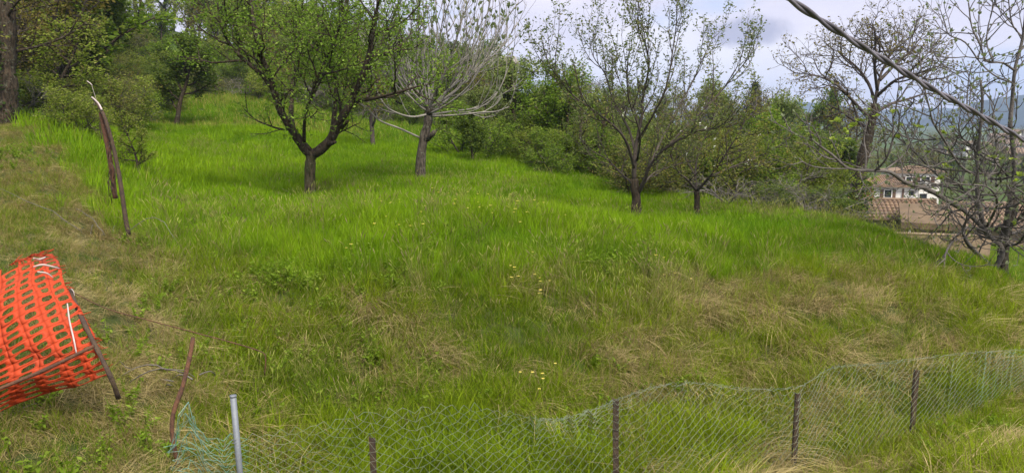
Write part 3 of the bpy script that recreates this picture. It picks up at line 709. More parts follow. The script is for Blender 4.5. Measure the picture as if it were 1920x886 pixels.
PROTO = {
 'spring': [grown(101, mat='leaf_spring', leafsize=.17), grown(102, mat='leaf_spring', spread=.58, leafsize=.17, stems=2)],
 'dark': [grown(111, mat='leaf_dark', leafn=12, leafsize=.17), grown(112, mat='leaf_dark', spread=.42, leafn=12, leafsize=.17)],
 'yellow': [grown(121, mat='leaf_yellow', leafn=6, leafsize=.15), grown(122, mat='leaf_yellow', spread=.6, leafn=7, leafsize=.15)],
 'ash': [grown(131, mat='leaf_ash', leafn=8, leafsize=.16), grown(132, mat='leaf_ash', spread=.55, leafn=9, leafsize=.16)],
 'brown': [grown(141, mat='leaf_brown', leafn=4, leafsize=.12, bark='twig'), grown(142, mat='leaf_brown', spread=.6, leafn=5, leafsize=.12, bark='twig')],
 'twiggy': [grown(151, mat='leaf_olive', leafn=1.6, leafsize=.09, bark='twig_grey', stems=2, spread=.45), grown(152, mat='leaf_olive', leafn=1.2, leafsize=.09, bark='twig', stems=3, spread=.4)],
 'shrub': [grown(161, H=2.6, spread=.62, trunk_r=.05, leafn=9, leafsize=.075, mat='leaf_spring', bark='twig', start=.05, stems=3, lean=.2, jit=.06), grown(162, H=2.6, spread=.6, trunk_r=.05, leafn=9, leafsize=.075, mat='leaf_dark', bark='twig', start=.05, stems=3, lean=.2, jit=.06)],
 'shrub_yellow': [grown(163, H=2.4, spread=.7, trunk_r=.05, leafn=8, leafsize=.08, mat='leaf_yellow', bark='twig', start=.05, stems=3, lean=.22, jit=.06)],
 'shrub_twig': [grown(164, H=2.4, spread=.75, trunk_r=.05, leafn=.7, leafsize=.06, mat='leaf_olive', bark='twig_grey', start=.05, stems=4, lean=.25, up=.0, gn=.25), grown(165, H=2.4, spread=.7, trunk_r=.045, leafn=4, leafsize=.06, mat='leaf_olive', bark='twig', start=.05, stems=4, lean=.22)],
}
def wood_tree(kind, var, px, Y, h, label, group=None, name='tree', cat='tree', wide=1.0, rz=None, sink=0.0, squash=None):
    tr, cr, H = PROTO[kind][var % len(PROTO[kind])]
    p = G(px, Y, -sink)
    o = empty(name, tuple(p), random.uniform(0, 6.28) if rz is None else rz)
    s = h / H; o.scale = (s * wide, s * wide, s)
    link('trunk', tr, o)
    if cr: link('crown', cr, o)
    tag(o, label, cat, group)
    return o

# singled-out trees round the meadow
wood_tree('dark', 1, 333, 31, 4.0, 'small round dark tree alone on the upper meadow, left of the large leafy tree', wide=1.25)
wood_tree('dark', 1, 892, 24.5, 2.0, 'dark rounded bush right behind the bare grey fig', name='bush', cat='bush', wide=1.15)
wood_tree('brown', 0, 704, 27, 4.2, 'slim dark leaning tree between the leafy tree and the grey fig', wide=1.0)
wood_tree('ash', 0, 985, 30, 4.3, 'greyish green hedge tree beyond the meadow, next right of the grey fig', wide=1.1)
wood_tree('spring', 1, 1055, 27, 3.6, 'bright green slender tree in the hedge left of the tall cherry', wide=1.1)
wood_tree('shrub', 0, 1060, 23.5, 1.6, 'low bright green shrub at the meadow edge left of the tall cherry', name='shrub', cat='shrub', wide=1.3)
wood_tree('shrub_yellow', 0, 1488, 22, 2.3, 'bright yellow-green bush behind the brushwood left of the houses', name='bush', cat='bush', wide=1.1)
wood_tree('shrub_twig', 0, 1430, 19.5, 1.5, 'grey leafless brushwood heap at the right end of the meadow', name='brushwood', cat='brushwood', wide=1.8)
wood_tree('shrub_twig', 0, 1520, 18.5, 1.25, 'low grey brushwood right of the larger heap, beside the yellow-green bush', name='brushwood', cat='brushwood', wide=1.8, rz=2)
wood_tree('shrub', 1, 1490, 18.8, 1.0, 'dark low bush under the grey brushwood', name='bush', cat='bush', wide=1.9)
wood_tree('shrub', 1, 1535, 19.5, 1.0, 'dark low bush at the meadow end beside the ivy trunk', name='bush', cat='bush', wide=1.5)
wood_tree('shrub_twig', 1, 1190, 21.5, 1.9, 'olive brown thicket behind the tall cherry', name='thicket', cat='bush', wide=1.6)
wood_tree('shrub_twig', 1, 1390, 21, 2.1, 'olive brown thicket right of the low cherry', name='thicket', cat='bush', wide=1.6, rz=1)
wood_tree('shrub', 1, 1300, 23, 2.0, 'dark thicket behind the low cherry', name='thicket', cat='bush', wide=1.6, rz=1)

def fork_tree():
    Y = 24; T = Tree(52); b = G(1115, Y, -0.15)
    q, r = T.limb('trunk', [b, P(1115, 300, Y), P(1112, 285, Y)], 0.16, 0.13, 8)
    s1 = dict(n=5, ang=45, len=1.1, rad=0.03, up=0.1, gnarl=0.2, seg=5, t0=0.3, k=5); s2 = dict(n=5, ang=45, len=.6, rad=.012, up=.05, gnarl=.2, seg=4, k=3, leaflev=2)
    for i, l in enumerate([[(1112, 288, 0), (1095, 268, 0), (1088, 245, .2), (1092, 225, .3), (1085, 190, .3)], [(1112, 288, 0), (1126, 268, -.2), (1130, 240, -.3), (1140, 200, -.3)]]):
        q, r = T.limb('limb#%d' % i, [P(a, c, Y + d) for a, c, d in l], 0.1, 0.03, 7); T.spawn('limb#%d' % i, q, r, 0, [s1, s2])
    g = Geo(); leaves(g, T.leafpos(9, .08), 0.08, T.r, .5, .3)
    finish('old_tree', b, T, {'*': M['bark']}, 'blackish gnarled tree with a forked trunk behind the tall cherry on its left', crown=[('crown', g, M['leaf_olive'])])
fork_tree()

# young leafy shoots beside the bent post and the dark trunk at the left edge
wood_tree('yellow', 0, 258, 15.0, 1.5, 'young light green sapling right beside the bent rusty post', name='sapling', cat='sapling', wide=1.1)
wood_tree('shrub_yellow', 0, 140, 18.5, 1.2, 'loose yellow-green shrub at the wood edge behind the bent post', name='shrub', cat='shrub', wide=1.2)
def ivy_trunk():
    Y = 19.5; T = Tree(61); b = G(12, Y, -0.15)
    q, r = T.limb('trunk', [b, P(14, 180, Y), P(10, 120, Y), P(14, 60, Y), P(8, -40, Y), P(12, -160, Y)], 0.27, 0.15, 9)
    T.spawn('trunk', q, r, 0, [dict(n=8, ang=62, len=2.2, rad=.05, up=.02, gnarl=.15, seg=6, t0=.4, k=5), dict(n=6, ang=45, len=1.0, rad=.02, up=0, gnarl=.15, seg=4, k=4, leaflev=2), dict(n=4, ang=45, len=.5, rad=.01, up=0, gnarl=.15, seg=3, k=3)])
    iv = Geo(); n = 2600; z = b[2] + .2 + T.r.uniform(0, 1, n) * 5; a = T.r.uniform(0, 6.28, n); rr = .3 + .1 * np.abs(T.r.normal(size=n))
    leaves(iv, np.c_[b[0] + np.cos(a) * rr, b[1] + np.sin(a) * rr, z], .09, T.r, .8, .2)
    g = Geo(); leaves(g, T.leafpos(6, .08), .1, T.r, .5, .3)
    finish('dark_tree', b, T, {'*': M['bark']}, 'thick dark ivy-clad trunk at the left edge of the picture', crown=[('crown', g, M['leaf_olive']), ('ivy', iv, M['ivy'])])
ivy_trunk()

# the wooded hill on the left
UNDER = 'undergrowth bushes along the wood edge'
HILL = 'trees of the wood on the left hillside'
LB = {'spring': 'fresh green tree', 'dark': 'dark green tree', 'yellow': 'yellow-green tree', 'ash': 'greyish green tree', 'brown': 'reddish brown tree', 'twiggy': 'thin bare-looking tree'}
def where(px, Y):
    side = 'far left' if px < 150 else 'left of the round tree' if px < 330 else 'behind the leafy tree' if px < 760 else 'behind the fig'
    return side + (' at the hill foot' if Y < 50 else ' halfway up the hill' if Y < 75 else ' on the hilltop')
r2 = np.random.default_rng(77)
spots = []
for Ya, Yb, pa, pb, n, ha, hb in [(22.5, 25, -140, 130, 7, 2.6, 4.2), (26, 33, -160, 200, 11, 4.5, 7.0), (36, 46, -150, 210, 12, 4, 6.5), (44, 50, 540, 900, 14, 3.2, 4.6), (50, 62, -150, 250, 11, 5, 7.5), (52, 62, 380, 920, 18, 4.2, 6.2), (60, 80, -150, 620, 28, 6, 9), (66, 90, 450, 960, 20, 5, 7.5), (85, 118, -200, 620, 32, 8, 12), (95, 130, 520, 960, 14, 5, 8)]:
    for i in range(n):
        px = pa + (pb - pa) * (i + r2.uniform(0.1, 0.9)) / n; spots.append((px, r2.uniform(Ya, Yb), r2.uniform(ha, hb)))
kinds = ['spring', 'dark', 'brown', 'ash', 'yellow', 'spring', 'spring', 'brown', 'yellow', 'ash', 'spring']
for px, Y, h in spots:
    k = kinds[r2.integers(0, len(kinds))]
    if 215 < px < 480 and Y < 66: h *= .6
    if 230 < px < 470: k = ['spring', 'ash', 'yellow', 'brown'][r2.integers(0, 4)]
    if px < 140 and Y < 35: k = ['spring', 'brown', 'yellow', 'ash'][r2.integers(0, 4)]
    wood_tree(k, int(r2.integers(0, 2)), px, Y, h, LB[k] + ' ' + where(px, Y), HILL, wide=r2.uniform(.95, 1.35))
# low growth along the wood edge
for px, Y, h in [(r2.uniform(-60, 310), r2.uniform(24, 42), r2.uniform(1.2, 2.2)) for _ in range(24)] + [(r2.uniform(190, 430), r2.uniform(44, 60), r2.uniform(1.6, 3.0)) for _ in range(16)] + [(330 + 21 * i + r2.uniform(-8, 8), r2.uniform(40, 47), r2.uniform(1.1, 2.3)) for i in range(28)] + [(40, 22, 1.6), (110, 22.5, 1.3), (-40, 21, 1.8), (185, 25, 1.7), (60, 27, 2.2), (150, 24, 1.5), (220, 28, 2.0), (260, 34, 2.0), (130, 30, 2.4), (290, 38, 1.8), (80, 23.5, 1.4), (200, 31, 2.2)]:
    k = ['shrub', 'shrub', 'shrub_twig', 'shrub_yellow'][r2.integers(0, 4)]
    wood_tree(k, int(r2.integers(0, 2)), px, Y, h, {'shrub': 'green', 'shrub_twig': 'twiggy', 'shrub_yellow': 'yellow-green'}[k] + ' bush ' + ('along the wood edge left of the round tree' if px < 320 else 'on the terrace behind the leafy tree'), UNDER, name='bush', cat='bush', wide=1.4)

# land behind the meadow towards the valley
BACK = 'trees behind the meadow'
def where2(px, Y):
    side = 'left of the tall cherry' if px < 1150 else 'behind the two cherries' if px < 1400 else 'between cherries and houses' if px < 1700 else 'at the right edge'
    return side + (' in the hedge' if Y < 40 else ' beyond the hedge' if Y < 85 else ' far away')
for Ya, Yb, pa, pb, n, ta, tb in [(27, 34, 900, 1130, 9, 185, 142), (25, 31, 1130, 1500, 13, 245, 190), (40, 60, 900, 1450, 16, 175, 145), (36, 48, 1380, 1560, 6, 262, 235), (70, 110, 1080, 1600, 16, 200, 172), (110, 150, 900, 1200, 8, 165, 140), (50, 70, 1480, 1570, 4, 300, 250), (95, 140, 1560, 1950, 18, 315, 262), (150, 300, 1500, 1960, 28, 280, 235)]:
    for i in range(n):
        px = pa + (pb - pa) * (i + r2.uniform(0.1, 0.9)) / n; Y = r2.uniform(Ya, Yb)
        top = r2.uniform(tb, ta); g0 = G(px, Y)[2]; h = float(np.clip(P(px, top, Y)[2] - g0, 1.5, 22))
        k = ['ash', 'spring', 'ash', 'ash', 'brown', 'twiggy', 'dark', 'ash'][r2.integers(0, 8)]
        if px > 1560: k = ['brown', 'dark', 'twiggy', 'ash', 'brown'][r2.integers(0, 5)]
        wood_tree(k, int(r2.integers(0, 2)), px, Y, h, LB[k] + ' ' + where2(px, Y), BACK, wide=r2.uniform(.9, 1.3))
for i in range(22):
    px = 905 + 27 * i + r2.uniform(-10, 10); k = ['shrub', 'shrub_twig', 'shrub', 'shrub_yellow'][r2.integers(0, 4)]
    Y = float(np.interp(px, [900, 1100, 1300, 1500], [26.5, 24, 22.5, 21])) + r2.uniform(0, 2)
    wood_tree(k, (0 if k == 'shrub' and r2.uniform() < .8 else 1), px, Y, r2.uniform(1.3, 2.3), {'shrub': 'green', 'shrub_twig': 'twiggy', 'shrub_yellow': 'yellow-green'}[k] + ' bush in the hedge ' + ('left of the tall cherry' if px < 1150 else 'behind the two cherries' if px < 1400 else 'right of the cherries'), 'edge bushes', name='bush', cat='bush', wide=1.3)
def conifer(px, Y, top, label):
    b = G(px, Y); H = P(px, top, Y)[2] - b[2]; T = Tree(70 + int(px)); T.geo('trunk').tube([b, b + UP * H], [0.2, 0.03], 6)
    g = Geo(); pos = []
    for i in range(26):
        z = 0.25 + 0.75 * i / 26; L = H * 0.24 * (1 - z) + 0.15
        for k in range(7):
            a = T.r.uniform(0, 6.28); n = 26; t = T.r.uniform(0, 1, n)
            pos.append(b + np.c_[np.cos(a) * L * t, np.sin(a) * L * t, z * H - 0.3 * L * t + T.r.normal(size=n) * .06])
    leaves(g, np.concatenate(pos), H * .04, T.r, .4, .3, droop=.3)
    finish('conifer', b, T, {'*': M['bark']}, label, crown=[('crown', g, M['conifer'])], cat='conifer')
conifer(1408, 85, 152, 'dark pointed conifer standing above the trees right of the cherries')
conifer(1553, 110, 165, 'broad dark conifer left of the bare ivy tree')

# look-alikes of one label are told apart by their order across the picture
def tell_apart():
    ORD = ['leftmost', 'second from left', 'third from left', 'fourth from left', 'fifth from left', 'sixth from left', 'seventh from left', 'eighth from left', 'ninth from left', 'tenth from left', 'eleventh from left', 'twelfth from left', 'thirteenth from left', 'fourteenth from left', 'fifteenth from left', 'sixteenth from left', 'seventeenth from left', 'eighteenth from left', 'nineteenth from left', 'twentieth from left'] + ['%s from left' % q for q in ('21st', '22nd', '23rd', '24th', '25th', '26th', '27th', '28th', '29th', '30th')]
    by = {}
    for o in bpy.data.objects:
        if o.parent is None and o.get('group') in (HILL, BACK, UNDER, 'edge bushes'): by.setdefault(o['label'], []).append(o)
    for lb, os_ in by.items():
        if len(os_) < 2: continue
        os_.sort(key=lambda o: o.location.x / max(o.location.y, 1))
        for k, o in enumerate(os_): o['label'] = (ORD[k] + ' ' if k < len(ORD) else 'right end ') + lb
tell_apart()

# ------------------------------------------------------------------ houses
def tiled(g, x0, x1, y0, z0, y1, z1, n, r=0.09, rows=0):
    """one slope of round tiles: ridges running down from (y1,z1) to (y0,z0)"""
    g.add([(x0, y0, z0), (x1, y0, z0), (x1, y1, z1), (x0, y1, z1), (x0, y0, z0 - .12), (x1, y0, z0 - .12), (x1, y1, z1 - .12), (x0, y1, z1 - .12)],
          [(0, 1, 2, 3), (7, 6, 5, 4), (0, 4, 5, 1), (1, 5, 6, 2), (2, 6, 7, 3), (3, 7, 4, 0)])
    rows = rows or 1
    for i in range(n):
        x = x0 + (x1 - x0) * (i + .5) / n
        for k in range(rows):
            a = k / rows; c = (k + 1.05) / rows
            jy = 0.012 * (random.random() - .5)
            g.tube([(x, y0 + (y1 - y0) * a, z0 + (z1 - z0) * a + .03 + jy), (x, y0 + (y1 - y0) * c, z0 + (z1 - z0) * c + jy)], [r, r * .8], 6)

def window(root, x, y, z, w, h, shutter=True, mat='white_paint', face=-1):
    f = Geo(); d = .09 * face
    for sx in (-1, 1): f.box((x + sx * w / 2, y + d / 2, z), (.08, .1, h))
    for sz in (-1, 1): f.box((x, y + d / 2, z + sz * h / 2), (w - .082, .1, .08))
    fr = link('window', f.mesh('window', M[mat], False), root)
    p = Geo(); p.box((x, y + .01 * face, z), (w - .09, .03, h - .09)); link('pane', p.mesh('pane', M['glass'], False), fr)
    if shutter:
        for sx in (-1, 1):
            s = Geo(); s.box((x + sx * (w / 2 + w * .27), y + .04 * face, z), (w * .48, .05, h)); link('shutter', s.mesh('shutter', M['shutter'], False), root)

def house(name, px, py, Y, w, d, h, label, rz=0, roof='gable', rh=1.0, wall='plaster', tile='tile', wins=(), cat='house', group=None, tiles=26, rows=4, over=.45, ridge_x=True, detail=True):
    b = P(px, py, Y); root = empty(name, tuple(b), rz); tag(root, label, cat, group)
    wl = Geo()
    if roof == 'gable':
        V = [(-w/2, -d/2, -4), (w/2, -d/2, -4), (w/2, d/2, -4), (-w/2, d/2, -4), (-w/2, -d/2, h), (w/2, -d/2, h), (w/2, d/2, h), (-w/2, d/2, h), (-w/2, 0, h + rh), (w/2, 0, h + rh)]
        wl.add(V, [(0, 1, 5, 4), (1, 2, 6, 5), (2, 3, 7, 6), (3, 0, 4, 7), (4, 5, 9, 8), (6, 7, 8, 9)], [(5, 6, 9), (7, 4, 8)])
    else: wl.box((0, 0, (h - 4) / 2), (w, d, h + 4))
    link('wall', wl.mesh('wall', M[wall], False), root)
    rf = Geo(); sl = rh / (d / 2)
    if roof == 'gable':
        z0 = h + .16 - over * sl
        tiled(rf, -w/2 - over, w/2 + over, -d/2 - over, z0, 0, h + .16 + rh, tiles, (w / tiles) * .42, rows)
        tiled(rf, -w/2 - over, w/2 + over, d/2 + over, z0, .003, h + .157 + rh, tiles, (w / tiles) * .42, rows)
        rf.tube([(-w/2 - over, 0, h + .2 + rh), (w/2 + over, 0, h + .2 + rh)], .13, 6)
    elif roof == 'hip':
        a, e = w/2 + over, d/2 + over; k = max(w/2 - d/2, .2)
        rf.add([(-a, -e, h + .02), (a, -e, h + .02), (a, e, h + .02), (-a, e, h + .02), (-k, 0, h + rh), (k, 0, h + rh), (-a, -e, h - .13), (a, -e, h - .13), (a, e, h - .13), (-a, e, h - .13)],
               [(0, 1, 5, 4), (2, 3, 4, 5), (6, 7, 1, 0), (7, 8, 2, 1), (8, 9, 3, 2), (9, 6, 0, 3), (9, 8, 7, 6)], [(1, 2, 5), (3, 0, 4)])
        for i in range(tiles):
            x = -a + 2 * a * (i + .5) / tiles
            t = 1.0 if abs(x) <= k else max(0.05, 1 - (abs(x) - k) / (a - k))
            rf.tube([(x, -e, h + .02), (x, -e * (1 - t), h + .02 + (rh) * t)], a / tiles * .55, 5)
        for s in (-1, 1): rf.tube([(s * a, -e, h + .05), (s * k, 0, h + rh + .03)], .1, 6)
        rf.tube([(-k, 0, h + rh + .03), (k, 0, h + rh + .03)], .1, 6)
    elif roof == 'flatpitch':
        z1 = h + rh
        rf.add([(-w/2 - over, -d/2 - over, h), (w/2 + over, -d/2 - over, h), (w/2 + over, d/2 + over, z1), (-w/2 - over, d/2 + over, z1)] + [(-w/2 - over, -d/2 - over, h - .35), (w/2 + over, -d/2 - over, h - .35), (w/2 + over, d/2 + over, z1 - .35), (-w/2 - over, d/2 + over, z1 - .35)],
               [(0, 1, 2, 3), (7, 6, 5, 4), (0, 4, 5, 1), (1, 5, 6, 2), (2, 6, 7, 3), (3, 7, 4, 0)])
        for i in range(5): rf.box((-w/2 + w * i / 4, 0, 0), (.01, .01, .01))
    ro = link('roof', rf.mesh('roof', M[tile], False), root)
    for (x, z, ww, hh, sh) in wins: window(root, x, -d/2, z, ww, hh, sh)
    return root, ro

m75 = 75 / F
# low white house with the hipped roof
h1, _ = house('low_house', 1652, 379, 75, 5.2, 5.0, 1.9, 'low white house with a hipped terracotta roof and a brown door', rz=R(-12), roof='hip', rh=.75, tiles=30, wins=[(-.1, 1.1, .7, .8, True), (2.0, 1.2, .6, .6, False)])
g = Geo(); g.box((-1.9, -2.56, .95), (1.0, .1, 1.3)); link('door', g.mesh('door', M['door_red'], False), h1)
g = Geo(); g.box((1.25, -2.56, .8), (.16, .12, 1.6)); link('drainpipe', g.mesh('drainpipe', M['shutter'], False), h1)
g = Geo(); g.box((2.3, -3.5, .05), (4.4, 1.6, .22), R(0)); link('balcony', g.mesh('balcony', M['white_paint'], False), h1)
g = Geo()
for k in range(3): g.box((3.6, -4.2, -.35 - .22 * k), (1.8, .1, .09))
link('railing', g.mesh('railing', M['white_paint'], False), h1)
g = Geo(); g.box((-1.8, -3.3, -.35), (3.4, 1.4, .5)); link('canopy', g.mesh('canopy', M['slab'], False), h1)
# the wing on its left
h2, _ = house('outbuilding', 1603, 378, 77, 1.8, 4, 1.6, 'small white outbuilding left of the low white house, behind the ivy trunk', rz=R(-12), roof='flatpitch', rh=.5, tile='slab', over=.25)
# tall white house behind
h3, _ = house('tall_house', 1702, 378, 80, 4.3, 5.0, 3.35, 'taller white house right behind the low one, with a shallow tiled roof', rz=R(-10), roof='hip', rh=.45, over=.25, tile='tile_pale', tiles=18, wins=[(.7, 2.6, .9, .6, True), (-.9, 2.5, .6, .7, True), (.6, .7, .8, .9, False)])
g = Geo(); g.box((-2.9, -1.5, 2.6), (1.5, 3.0, .2)); link('porch_roof', g.mesh('porch_roof', M['tile_pale'], False), h3)
# tiled shed in front
h4, _ = house('tiled_shed', 1668, 419, 46, 4.4, 3.6, .55, 'long shed with a rough terracotta tile roof below the white houses', rz=R(-14), roof='gable', rh=.75, wall='stone', tiles=20, rows=6, over=.3, cat='shed')
h5, _ = house('sheet_roof_shed', 1742, 437, 42, 2.5, 2.6, .75, 'shed with a plain brown sheet roof beside the tiled shed', rz=R(-24), roof='flatpitch', rh=.75, wall='ochre', tile='sheet_brown', over=.3, cat='shed')
g = Geo(); g.tube([(-1.1, -1.5, -.2), (-1.1, -1.5, .4)], .05, 6); link('drainpipe', g.mesh('drainpipe', M['white_paint'], False), h5)
# ochre yard wall below
def yard_wall():
    b = P(1760, 465, 38); root = empty('yard_wall', tuple(b), R(-14)); tag(root, 'long ochre yard wall below the brown sheet roof', 'wall')
    g = Geo(); g.box((0, 0, -.4), (4.6, .4, 2.2)); link('masonry', g.mesh('masonry', M['ochre'], False), root)
    g = Geo(); g.box((0, 0, .725), (4.6, .46, .05)); link('coping', g.mesh('coping', M['ochre'], False), root)
yard_wall()
house('roof_house', 1862, 455, 50, 6, 5, 1.4, 'house with a pale terracotta roof behind the tangled fig', rz=R(-8), rh=1.1, tile='tile_pale', wall='ochre', tiles=24, rows=6)
house('roof_house', 1985, 440, 64, 7, 5, 1.9, 'terracotta roofed house beyond the right edge behind the tangled fig', rz=R(6), rh=1.2, tile='tile', wall='plaster', tiles=24, rows=5)
rv = np.random.default_rng(5)
VL = {}
_vx = [1858, 1888, 1906, 1925, 1842, 1870, 1900, 1810, 1780, 1935, 1875, 1908]
for _w, _cn in enumerate(['white', 'pale', 'ochre']):
    for _k, _i in enumerate(sorted([i for i in range(12) if i % 3 == _w], key=lambda i: _vx[i])): VL[_i] = ['leftmost', 'second from left', 'third from left', 'rightmost'][_k] + ' distant %s village house with a tiled roof below the mountain' % _cn
for i, (px, py, Y, ww) in enumerate([(1858, 300, 300, 8), (1888, 286, 330, 9), (1906, 275, 360, 9), (1925, 292, 280, 10), (1842, 282, 380, 8), (1870, 268, 430, 9), (1900, 258, 460, 9), (1810, 290, 350, 8), (1780, 284, 400, 9), (1935, 262, 420, 9), (1875, 310, 250, 7), (1908, 318, 230, 7)]):
    house('village_house', px, py + 4, Y, ww, 7, 3.6 + rv.uniform(0, 2.4), VL[i], rz=rv.uniform(-.5, .5), rh=1.3, wall=['plaster', 'plaster', 'ochre'][i % 3], tile=['tile', 'tile_pale'][i % 2], tiles=8, rows=1, group='village houses in the valley', wins=[(-2, 2.2, .9, 1.2, False), (.2, 2.2, .9, 1.2, False), (2.2, 2.2, .9, 1.2, False)])
# stone ruin on the ridge behind the grey fig
ru, _ = house('stone_house', 905, 150, 112, 9, 6, 2.2, 'old grey stone house on the ridge behind the grey fig', rz=R(8), rh=.9, wall='stone', tile='slab', tiles=20, rows=1, wins=[(-2, 1.1, .8, 1.0, False), (1.5, 1.1, .8, 1.0, False)])

# ------------------------------------------------------------------ chain-link fence
def fence():
    feet = [(-2.05, 3.95), (-0.85, 4.5), (0.73, 5.25), (2.30, 6.0), (3.67, 6.75), (5.3, 7.5), (6.9, 8.25)]
    A = np.array(feet)
    root = empty('chain_link_fence', tuple(G(697, 4.5))); b = np.array(root.location)
    tag(root, 'sagging chain-link fence on rusty posts along the foot of the bank', 'fence')
    # top line of the mesh: image column, row, distance
    top = [(312, 850, 4.02), (338, 770, 4.05), (352, 752, 4.05), (372, 790, 4.1), (405, 812, 4.15), (437, 824, 4.2), (470, 812, 4.25), (520, 806, 4.3), (560, 800, 4.35), (600, 792, 4.4), (660, 772, 4.48), (720, 770, 4.55), (800, 760, 4.65), (870, 758, 4.75), (930, 765, 4.85), (985, 776, 4.95), (1020, 786, 5.0), (1080, 778, 5.1), (1155, 749, 5.25), (1240, 722, 5.4), (1320, 718, 5.6), (1400, 728, 5.8), (1497, 724, 6.0), (1560, 690, 6.2), (1640, 682, 6.45), (1720, 672, 6.75), (1830, 660, 7.1), (1920, 655, 7.5), (2050, 640, 8.0)]
    tp = smooth([P(*t) for t in top], 8)
    s = np.r_[0, np.cumsum(np.linalg.norm(np.diff(tp[:, :2], axis=0), axis=1))]
    N = 2 * int(s[-1] / 0.082); ss = np.linspace(0, s[-1], N)
    tx = np.stack([np.interp(ss, s, tp[:, k]) for k in range(3)], 1)
    rr = np.random.default_rng(3)
    gz = ground(tx[:, 0], tx[:, 1])
    H = 26
    grid = np.zeros((H, N, 3))
    rag = .018 * rr.normal(size=N) + .025 * fbm(ss * 2.3, ss * 0 + 3, 12); bunch = np.exp(-((tx[:, 0] - .45) / .35) ** 2)
    wob = fbm(ss * 1.7, ss * 0, 4); wob2 = fbm(ss * 5, ss * 0 + 7, 8)
    for j in range(H):
        t = (j / (H - 1)) ** (1 + .9 * bunch)
        z = (tx[:, 2] + rag) * (1 - t) + (gz - 0.02) * t
        # bunched up near the top where the mesh sags
        grid[j] = np.c_[tx[:, 0] + .03 * wob * np.sin(3 * t), tx[:, 1] - 0.02 + .07 * wob * np.sin(t * 4) + .02 * wob2 * (1 - t), z]
        grid[j] += rr.normal(size=(N, 3)) * (0.0025)
    crump = np.exp(-((tx[:, 0] + 1.92) / .17) ** 2)       # crumpled end beside the leaning post
    grid += (rr.normal(size=grid.shape) * .018) * crump[None, :, None]
    left = tx[:, 0] < -1.6
    gA = Geo(); gB = Geo(); gC = Geo()
    # each wire zigzags down between neighbouring columns; neighbours interlock at the bends
    for i in range(0, N - 1):
        q = []
        for j in range(H):
            c = i + (j % 2 if i % 2 == 0 else (j + 1) % 2)
            if c >= N: c = N - 1
            q.append(grid[j, c] + np.array([0, .002 * (1 if j % 2 else -1), 0]))
        (gB if left[i] else gC if tx[i, 0] > 4.6 else gA).tube(np.array(q) - b, .0017, 3, cap=False)
    link('mesh', gA.mesh('mesh', M['wire'], False), root)
    link('mesh', gB.mesh('mesh', M['wire_teal'], False), root)
    link('mesh', gC.mesh('mesh', M['wire_green'], False), root)
    # selvage: twisted line along the top
    g = Geo(); tp = tp[(tp[:, 0] / tp[:, 1] > .03)]; k = np.arange(len(tp) * 3); pp = np.stack([np.interp(k, np.arange(len(tp)) * 3, tp[:, c]) for c in range(3)], 1)
    for ph in (0, math.pi):
        a = k * 1.3 + ph; g.tube(pp - b + np.c_[np.cos(a), np.cos(a), np.sin(a)] * .008 + rr.normal(size=pp.shape) * .006, .0016, 3)
    link('top_wire', g.mesh('top_wire', M['wire'], False), root)
    # posts
    for (px, py, Y, w, mt) in [(697, 820, 4.52, .020, 'rust_brown'), (1155, 747, 5.27, .022, 'rust_brown'), (1497, 737, 6.02, .019, 'rust_brown'), (1720, 693, 6.77, .020, 'rust_brown'), (1990, 660, 7.75, .02, 'rust_brown')]:
        t_ = P(px, py, Y); gz0 = ground(t_[0], Y)[0] - .25
        g = Geo(); lean = rr.normal() * .015
        zs = np.linspace(gz0, t_[2], 7)
        # angle-iron section
        for k2, (dx, dy, sx, sy) in enumerate([(0, 0, w * 2, .006), (-w + .003, .0165, .006, .027)]):
            V = []
            for z in zs:
                f = (z - gz0) / (t_[2] - gz0); ox = lean * (1 - f) + .002 * rr.normal()
                for cx, cy in ((-sx / 2, -sy / 2), (sx / 2, -sy / 2), (sx / 2, sy / 2), (-sx / 2, sy / 2)): V.append((t_[0] + ox + dx + cx, Y + dy + cy, z))
            Q = [(i * 4 + a, i * 4 + (a + 1) % 4, i * 4 + 4 + (a + 1) % 4, i * 4 + 4 + a) for i in range(6) for a in range(4)] + [(24, 25, 26, 27), (3, 2, 1, 0)]
            g.add(np.array(V) - b, Q)
        link('post', g.mesh('post', M[mt], False), root)
    t_ = P(437, 742, 4.17); gz0 = ground(t_[0], t_[1])[0] - .3
    g = Geo(); pz = np.array([t_[0] + .03, t_[1], gz0]); g.tube([pz - b, (pz * .5 + t_ * .5) - b, t_ - b], .0175, 12)
    g.tube([t_ - b - UP * .004, t_ - b + UP * .006], .0195, 12)
    o = link('pipe_post', g.mesh('pipe_post', M['galv']), root); o['label'] = 'grey galvanised pipe post'
    for z in (.30, .28):   # tie wire round the pipe
        a = np.linspace(0, 6.5, 14); g = Geo(); c = t_ - b - UP * z; g.tube(np.c_[c[0] + .021 * np.cos(a), c[1] + .021 * np.sin(a), c[2] + .004 * a], .0018, 4); link('tie_wire', g.mesh('tie_wire', M['galv']), root)
fence()

